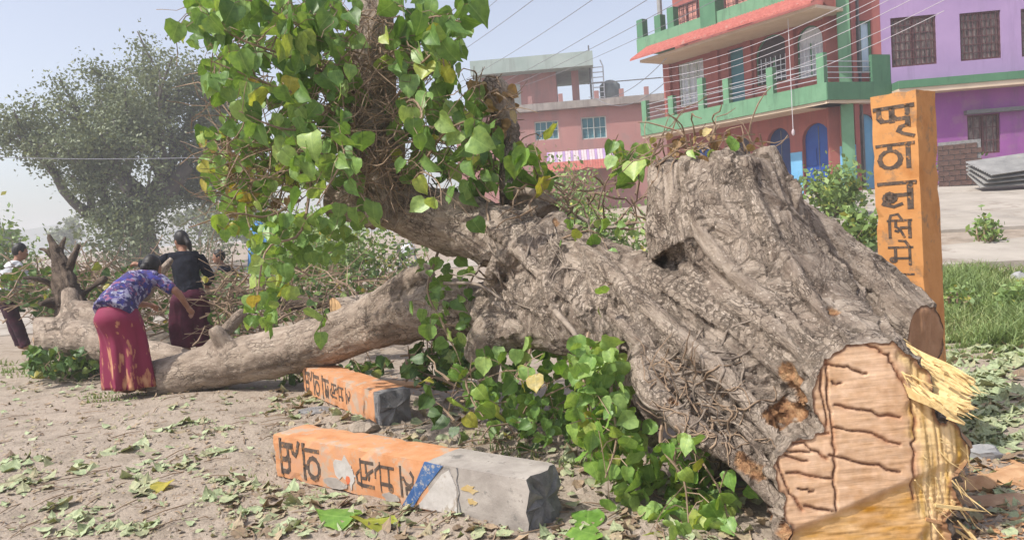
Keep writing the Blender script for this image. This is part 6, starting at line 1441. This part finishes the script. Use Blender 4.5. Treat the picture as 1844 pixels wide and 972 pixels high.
#@@WIRES
# ================================================================= POWER LINES
def wire(a, b, sag, rad, label, mat='wire'):
    a = P(*a); b = P(*b); mb = MB(); n = 24; pts = [a.lerp(b, i / n) - Vector((0, 0, sag * 4 * (i / n) * (1 - i / n))) for i in range(n + 1)]
    mb.tube(pts, rad, 5); tag(mb.build('power_line', mat), label, 'cable', 'overhead power lines')
for i, (y0, y1, lab) in enumerate(((150, -10, 'lowest'), (140, -22, 'second lowest'), (166, 10, 'slackest'), (125, -40, 'uppermost'))):
    wire((1190, y0, 23), (1640, y1 - 10, 12), .25, .0055, lab + ' overhead cable crossing in front of the terracotta balcony', 'wire_pale')
for i, (p0, p1) in enumerate((((700, 160, 60), (1000, -30, 20)), ((760, 175, 60), (1110, -30, 20)), ((800, 190, 60), (1230, -40, 18)), ((840, 180, 60), (1300, -40, 18)))):
    wire(p0, p1, .4, .010, ['leftmost', 'second from left', 'third from left', 'rightmost'][i] + ' grey cable crossing the open sky above the pink house')
for i, (p0, p1, lab) in enumerate((((880, 170, 55), (1330, -20, 17), 'thin grey cable low over the pink roof, nearest the terracotta house'), ((720, 120, 60), (930, -30, 22), 'thin grey cable crossing the sky just right of the leafy limb'), ((1180, 196, 24), (1700, 20, 11), 'thin pale cable sagging lowest across the terracotta balcony rails'), ((1196, 178, 24), (1760, -30, 11), 'thin pale cable running up towards the purple house windows'))):
    wire(p0, p1, .35, .008 if i < 2 else .005, lab, 'wire' if i < 2 else 'wire_pale')
wire((1060, 175, 38), (1200, 105, 24), .5, .012, 'cable strung from the pink roof to the terracotta awning'); wire((1075, 178, 38), (1196, 150, 24), .5, .012, 'lower cable strung from the pink roof to the terracotta balcony')
wire((-200, 270, 16), (420, 282, 12), .1, .007, 'thin straight cable crossing in front of the hazy shade tree')
q = FA.shift(.1); u = FA.uv(1428, 150)[0]; mb = MB(); mb.tube([q.pt(u, za - .1), q.pt(u, zb - .75)], .012, 5); c_ = MB(); ellip(c_, q.pt(u, zb - .83), .05, .05, .11)
root = empty('hanging_bulb', q.pt(u, zb - .95), 'small white lamp on a cord hanging below the green balcony', 'lamp'); mb.build('cord', 'wire_pale', root); c_.build('bulb', 'awning_pale', root, smooth=True)

#@@LITTER
# ================================================================= GROUND LITTER
lit = MB(); r5 = random.Random(5)
def gmicro(x, y): return gz(x, y) + float(micro(np.array([x]), np.array([y]))[0])
def litter(poly, n, spx0, spx1, lo=0, hi=1, tilt=.35):
    pts = px_poly_points(poly, n, r5); g = [G(*q) for q in pts]; zz = ground_np(np.array([p.x for p in g]), np.array([p.y for p in g])) + micro(np.array([p.x for p in g]), np.array([p.y for p in g]))
    for p, z in zip(g, zz):
        if p.y > 20: continue
        d = p.y; s = r5.uniform(spx0, spx1) * d / F_PX; m = Euler((0, 0, r5.uniform(0, 6.3))).to_matrix() @ Euler((math.pi / 2 + r5.gauss(0, tilt), r5.gauss(0, tilt * .6), 0)).to_matrix()
        vs, fs = r5.choice(LEAFGEO); c = Vector((p.x, p.y, z + .012)); t = lo + (hi - lo) * r5.random(); lit.add([c + m @ (Vector(v) * s + Vector((0, 0, s * .5))) for v in vs], fs, 0, t); lit.lc += vs_shift(vs, r5)
def clusters(poly, nc, per, spread, s0, s1, lo, hi):
    for cx, cy in px_poly_points(poly, nc, r5):
        k = spread * r5.uniform(.5, 1.4); litter([(cx - k, cy + k * .12), (cx, cy - k * .22), (cx + k, cy - k * .12), (cx, cy + k * .22)], per, s0, s1, lo, hi)
litter([(0, 680), (560, 700), (560, 972), (0, 972)], 240, 5, 18, 0, 1, .15)
clusters([(0, 820), (520, 780), (560, 972), (0, 972)], 26, 9, 60, 10, 34, .4, 1)
clusters([(280, 720), (560, 690), (540, 800), (300, 790)], 9, 8, 40, 8, 22, .2, 1)
litter([(0, 640), (300, 660), (300, 730), (0, 700)], 90, 5, 14, .2, 1)
litter([(400, 860), (1100, 960), (1380, 972), (420, 972)], 230, 10, 36, 0, .9)
litter([(480, 700), (1100, 740), (1100, 900), (520, 820)], 420, 8, 28, 0, .8, .5)
litter([(980, 820), (1380, 880), (1380, 972), (980, 972)], 140, 12, 36, 0, .8, .4)
clusters([(1700, 640), (1844, 620), (1844, 800), (1740, 800)], 46, 12, 40, 12, 34, .45, 1)
litter([(1690, 620), (1844, 600), (1844, 972), (1700, 972)], 240, 10, 30, 0, .9)
litter([(0, 690), (560, 700), (560, 972), (0, 972)], 900, 3, 9, 0, .6, .3)
litter([(400, 870), (1380, 960), (1380, 972), (400, 972)], 250, 4, 10, 0, .5, .3)
o = lit.build('leaf_litter', 'litter', tint=True, kind='stuff'); tag(o, 'torn green and brown leaves strewn over the dirt', 'leaf litter')
# clods and chips of soil
cl = MB(); r6 = random.Random(8)
for poly, n, s0, s1 in (([(0, 690), (560, 700), (560, 972), (0, 972)], 420, .006, .02), ([(540, 690), (1100, 740), (1100, 900), (560, 830)], 420, .012, .045), ([(400, 870), (1380, 960), (1380, 972), (400, 972)], 160, .008, .03), ([(1690, 820), (1844, 820), (1844, 972), (1700, 972)], 160, .01, .03)):
    for q in px_poly_points(poly, n, r6):
        p = G(*q); s = r6.uniform(s0, s1); c = Vector((p.x, p.y, gmicro(p.x, p.y) + s * .2)); a = r6.uniform(0, 6.3)
        ring = [c + Vector((math.cos(a + i * 1.257) * s * r6.uniform(.7, 1.2), math.sin(a + i * 1.257) * s * r6.uniform(.7, 1.2), -s * .25)) for i in range(5)]; cl.add(ring + [c + Vector((r6.gauss(0, s * .2), 0, s * .6))], [(i, (i + 1) % 5, 5) for i in range(5)])
o = cl.build('soil_clods', 'dirt', kind='stuff'); tag(o, 'small clods of dry soil scattered over the ground', 'soil')
# twigs on the ground
gt = MB()
for poly, n in (([(0, 700), (560, 720), (560, 972), (0, 972)], 80), ([(500, 700), (1380, 760), (1380, 972), (420, 972)], 150)):
    for q in px_poly_points(poly, n, r6):
        p = G(*q); a = r6.uniform(0, 6.3); l = r6.uniform(.05, .25); z = gmicro(p.x, p.y) + .008; d = Vector((math.cos(a), math.sin(a), 0)); gt.tube([p - d * l / 2 + Vector((0, 0, z)), p + Vector((r6.gauss(0, .01), r6.gauss(0, .01), z + .008)), p + d * l / 2 + Vector((0, 0, z))], [.004, .0035, .002], 4)
o = gt.build('ground_twigs', 'twig', kind='stuff'); tag(o, 'thin broken twigs lying about on the dirt', 'twigs')
# single big leaves in front
for i, (px, py, s, lab) in enumerate(((640, 948, 90, 'large pale green leaf lying at the bottom edge under the near pillar'), (712, 940, 80, 'large green leaf beside another at the bottom edge, right one'), (1060, 928, 70, 'pale green leaf on the shadow by the grey pillar end'), (1030, 958, 80, 'broad green leaf below the shadowed pillar end'), (270, 880, 46, 'upturned bright green leaf on the dirt at lower left'))):
    p = G(px, py); o = bpy.data.objects.new('fallen_leaf', LEAFME['leaf_bright'][i % 3]); attach(o, (p.x, p.y, gmicro(p.x, p.y) + .03), None); o.scale = (s * p.y / F_PX,) * 3; o.rotation_euler = (math.pi / 2 - .1, .1 * (i - 2), 1.2 + i * .9); tag(o, lab, 'leaf', 'big single leaves on the ground')
# stones, slate, planks
def rock(name, label, px, py, w, h, mat, seed, flat=.5, lift=0):
    p = G(px, py); s = w * p.y / F_PX / 2; r = random.Random(seed); mb = MB(); ellip(mb, (p.x, p.y, gmicro(p.x, p.y) + s * flat * .5), s, s * .8, s * flat, None, 9, 6); mb.v = [(x + r.gauss(0, s * .08), y + r.gauss(0, s * .08), z + r.gauss(0, s * flat * .1)) for x, y, z in mb.v]; return tag(mb.build(name, mat), label, 'stone')
rock('slate_piece', 'flat dark slate piece beside the far fallen pillar', 568, 738, 64, 12, 'concrete_dark', 1, .15)
rock('stone', 'pale grey stone right of the sawn butt', 1770, 822, 70, 40, 'stone', 2, .5); rock('stone', 'small white stone in the grass at the right edge', 1838, 545, 36, 20, 'stone', 3, .7)
rock('stone', 'brown clod of earth beside the far pillar grey end', 655, 775, 60, 20, 'dirt', 4, .5)
for i, (px, py, l, w, a, lab) in enumerate(((1790, 868, .5, .16, .25, 'tan bark slab lying right of the butt, farther one'), (1800, 905, .42, .14, -.1, 'brown bark slab lying at lower right edge'), (1830, 858, .3, .18, .9, 'orange wood slab at the right picture edge'), (700, 694, .75, .18, -.5, 'orange bark slab lying behind the far fallen pillar'))):
    p = G(px, py); mb = MB(); n = 10; vs = []; r = random.Random(i); z = gmicro(p.x, p.y)
    for k in range(n + 1):
        for s_ in range(5):
            u = -l / 2 + l * k / n; v = (s_ / 4 - .5) * w * (1 - .5 * abs(2 * k / n - 1) ** 3) * r.uniform(.85, 1.1); vs.append((p.x + u * math.cos(a) - v * math.sin(a), p.y + u * math.sin(a) + v * math.cos(a), z + .035 - .09 * (s_ / 4 - .5) ** 2 + r.gauss(0, .003)))
    mb.add(vs, [(k * 5 + s_, (k + 1) * 5 + s_, (k + 1) * 5 + s_ + 1, k * 5 + s_ + 1) for k in range(n) for s_ in range(4)]); o = mb.build('bark_slab', 'chip' if i != 1 else 'chip_brown'); md = o.modifiers.new('s', 'SOLIDIFY'); md.thickness = .022; tag(o, lab, 'wood slab', 'torn wood slabs on the ground')
# sawdust chips
ch = MB()
for q in px_poly_points([(1680, 830), (1844, 810), (1844, 972), (1690, 972)], 500, r6) + px_poly_points([(700, 680), (930, 690), (900, 720), (690, 705)], 160, r6):
    p = G(*q); z = gmicro(p.x, p.y) + .006; a = r6.uniform(0, 6.3); s = r6.uniform(.006, .028); d = Vector((math.cos(a), math.sin(a), r6.gauss(0, .2))); e = Vector((-d.y, d.x, 0)) * .4; c = Vector((p.x, p.y, z)); ch.add([c - d * s - e * s, c + d * s - e * s, c + d * s + e * s, c - d * s + e * s], [(0, 1, 2, 3)])
o = ch.build('wood_chips', 'chip', kind='stuff'); tag(o, 'orange sawdust and wood chips around the sawn butt', 'wood chips')
# grass bank on the right, tufts elsewhere
gr = MB(); r7 = random.Random(9)
def grass(poly, n, h0, h1, zlev):
    for q in px_poly_points(poly, n, r7):
        r = ray(*q); t = 4.0
        for _ in range(60):
            p = CAM + r * t
            if p.z < gz(p.x, p.y): break
            t += .2
        p = CAM + r * t; z = gz(p.x, p.y); cl_ = .5 + .5 * math.sin(p.x * 3.1 + 1.7 * math.sin(p.y * 2.3)) * math.sin(p.y * 2.7 + 1.3 * math.sin(p.x * 1.9)); h = r7.uniform(h0, h1) * (.45 + 1.0 * cl_); a = r7.uniform(0, 6.3); w = .004 + .003 * p.y / 8; d = Vector((math.cos(a), math.sin(a), 0)); b = Vector((r7.gauss(0, .3), r7.gauss(0, .3), 1)).normalized(); c = Vector((p.x, p.y, z - .01)); m = c + b * h * .55; tp = c + b * h + Vector((r7.gauss(0, .25), r7.gauss(0, .25), -.1)) * h
        gr.add([c - d * w, c + d * w, m + d * w * .7, m - d * w * .7, tp], [(0, 1, 2, 3), (3, 2, 4)], 0, max(0, min(1, r7.random() * .7 + .35 * (1 - cl_))))
grass([(1560, 470), (1700, 492), (1844, 498), (1900, 500), (1900, 640), (1700, 628), (1690, 600), (1560, 560)], 15000, .04, .26, 0)
grass([(1690, 625), (1844, 635), (1844, 660), (1700, 650)], 700, .03, .1, 0)
grass([(0, 655), (180, 650), (180, 690), (0, 680)], 500, .03, .1, 0); grass([(140, 712), (260, 708), (240, 730), (150, 730)], 150, .03, .06, 0); grass([(400, 660), (560, 650), (540, 690), (420, 690)], 300, .04, .14, 0)
grass([(400, 850), (560, 870), (600, 960), (380, 960)], 160, .02, .06, 0); grass([(760, 760), (1040, 780), (1100, 880), (900, 830)], 260, .04, .1, 0)
o = gr.build('grass', 'grass', tint=True, kind='stuff'); tag(o, 'green grass bank between the stump and the concrete yard', 'grass')

#@@HAZE
mb = MB(); mb.hexa([(-260, -30, -3), (260, -30, -3), (260, 330, -3), (-260, 330, -3), (-260, -30, 13.5), (260, -30, 13.5), (260, 330, 13.5), (-260, 330, 13.5)])
hm = bpy.data.materials.new('haze_air'); hm.use_nodes = True; nt = hm.node_tree; nt.nodes.remove(nt.nodes['Principled BSDF']); pv = nt.nodes.new('ShaderNodeVolumePrincipled')
pv.inputs['Color'].default_value = (.93, .95, 1.0, 1); pv.inputs['Density'].default_value = .0026; pv.inputs['Anisotropy'].default_value = .25
nt.links.new(pv.outputs['Volume'], nt.nodes['Material Output'].inputs['Volume']); M['haze_air'] = hm
o = mb.build('haze', 'haze_air', kind='stuff'); tag(o, 'thin pale haze hanging in the air', 'haze')
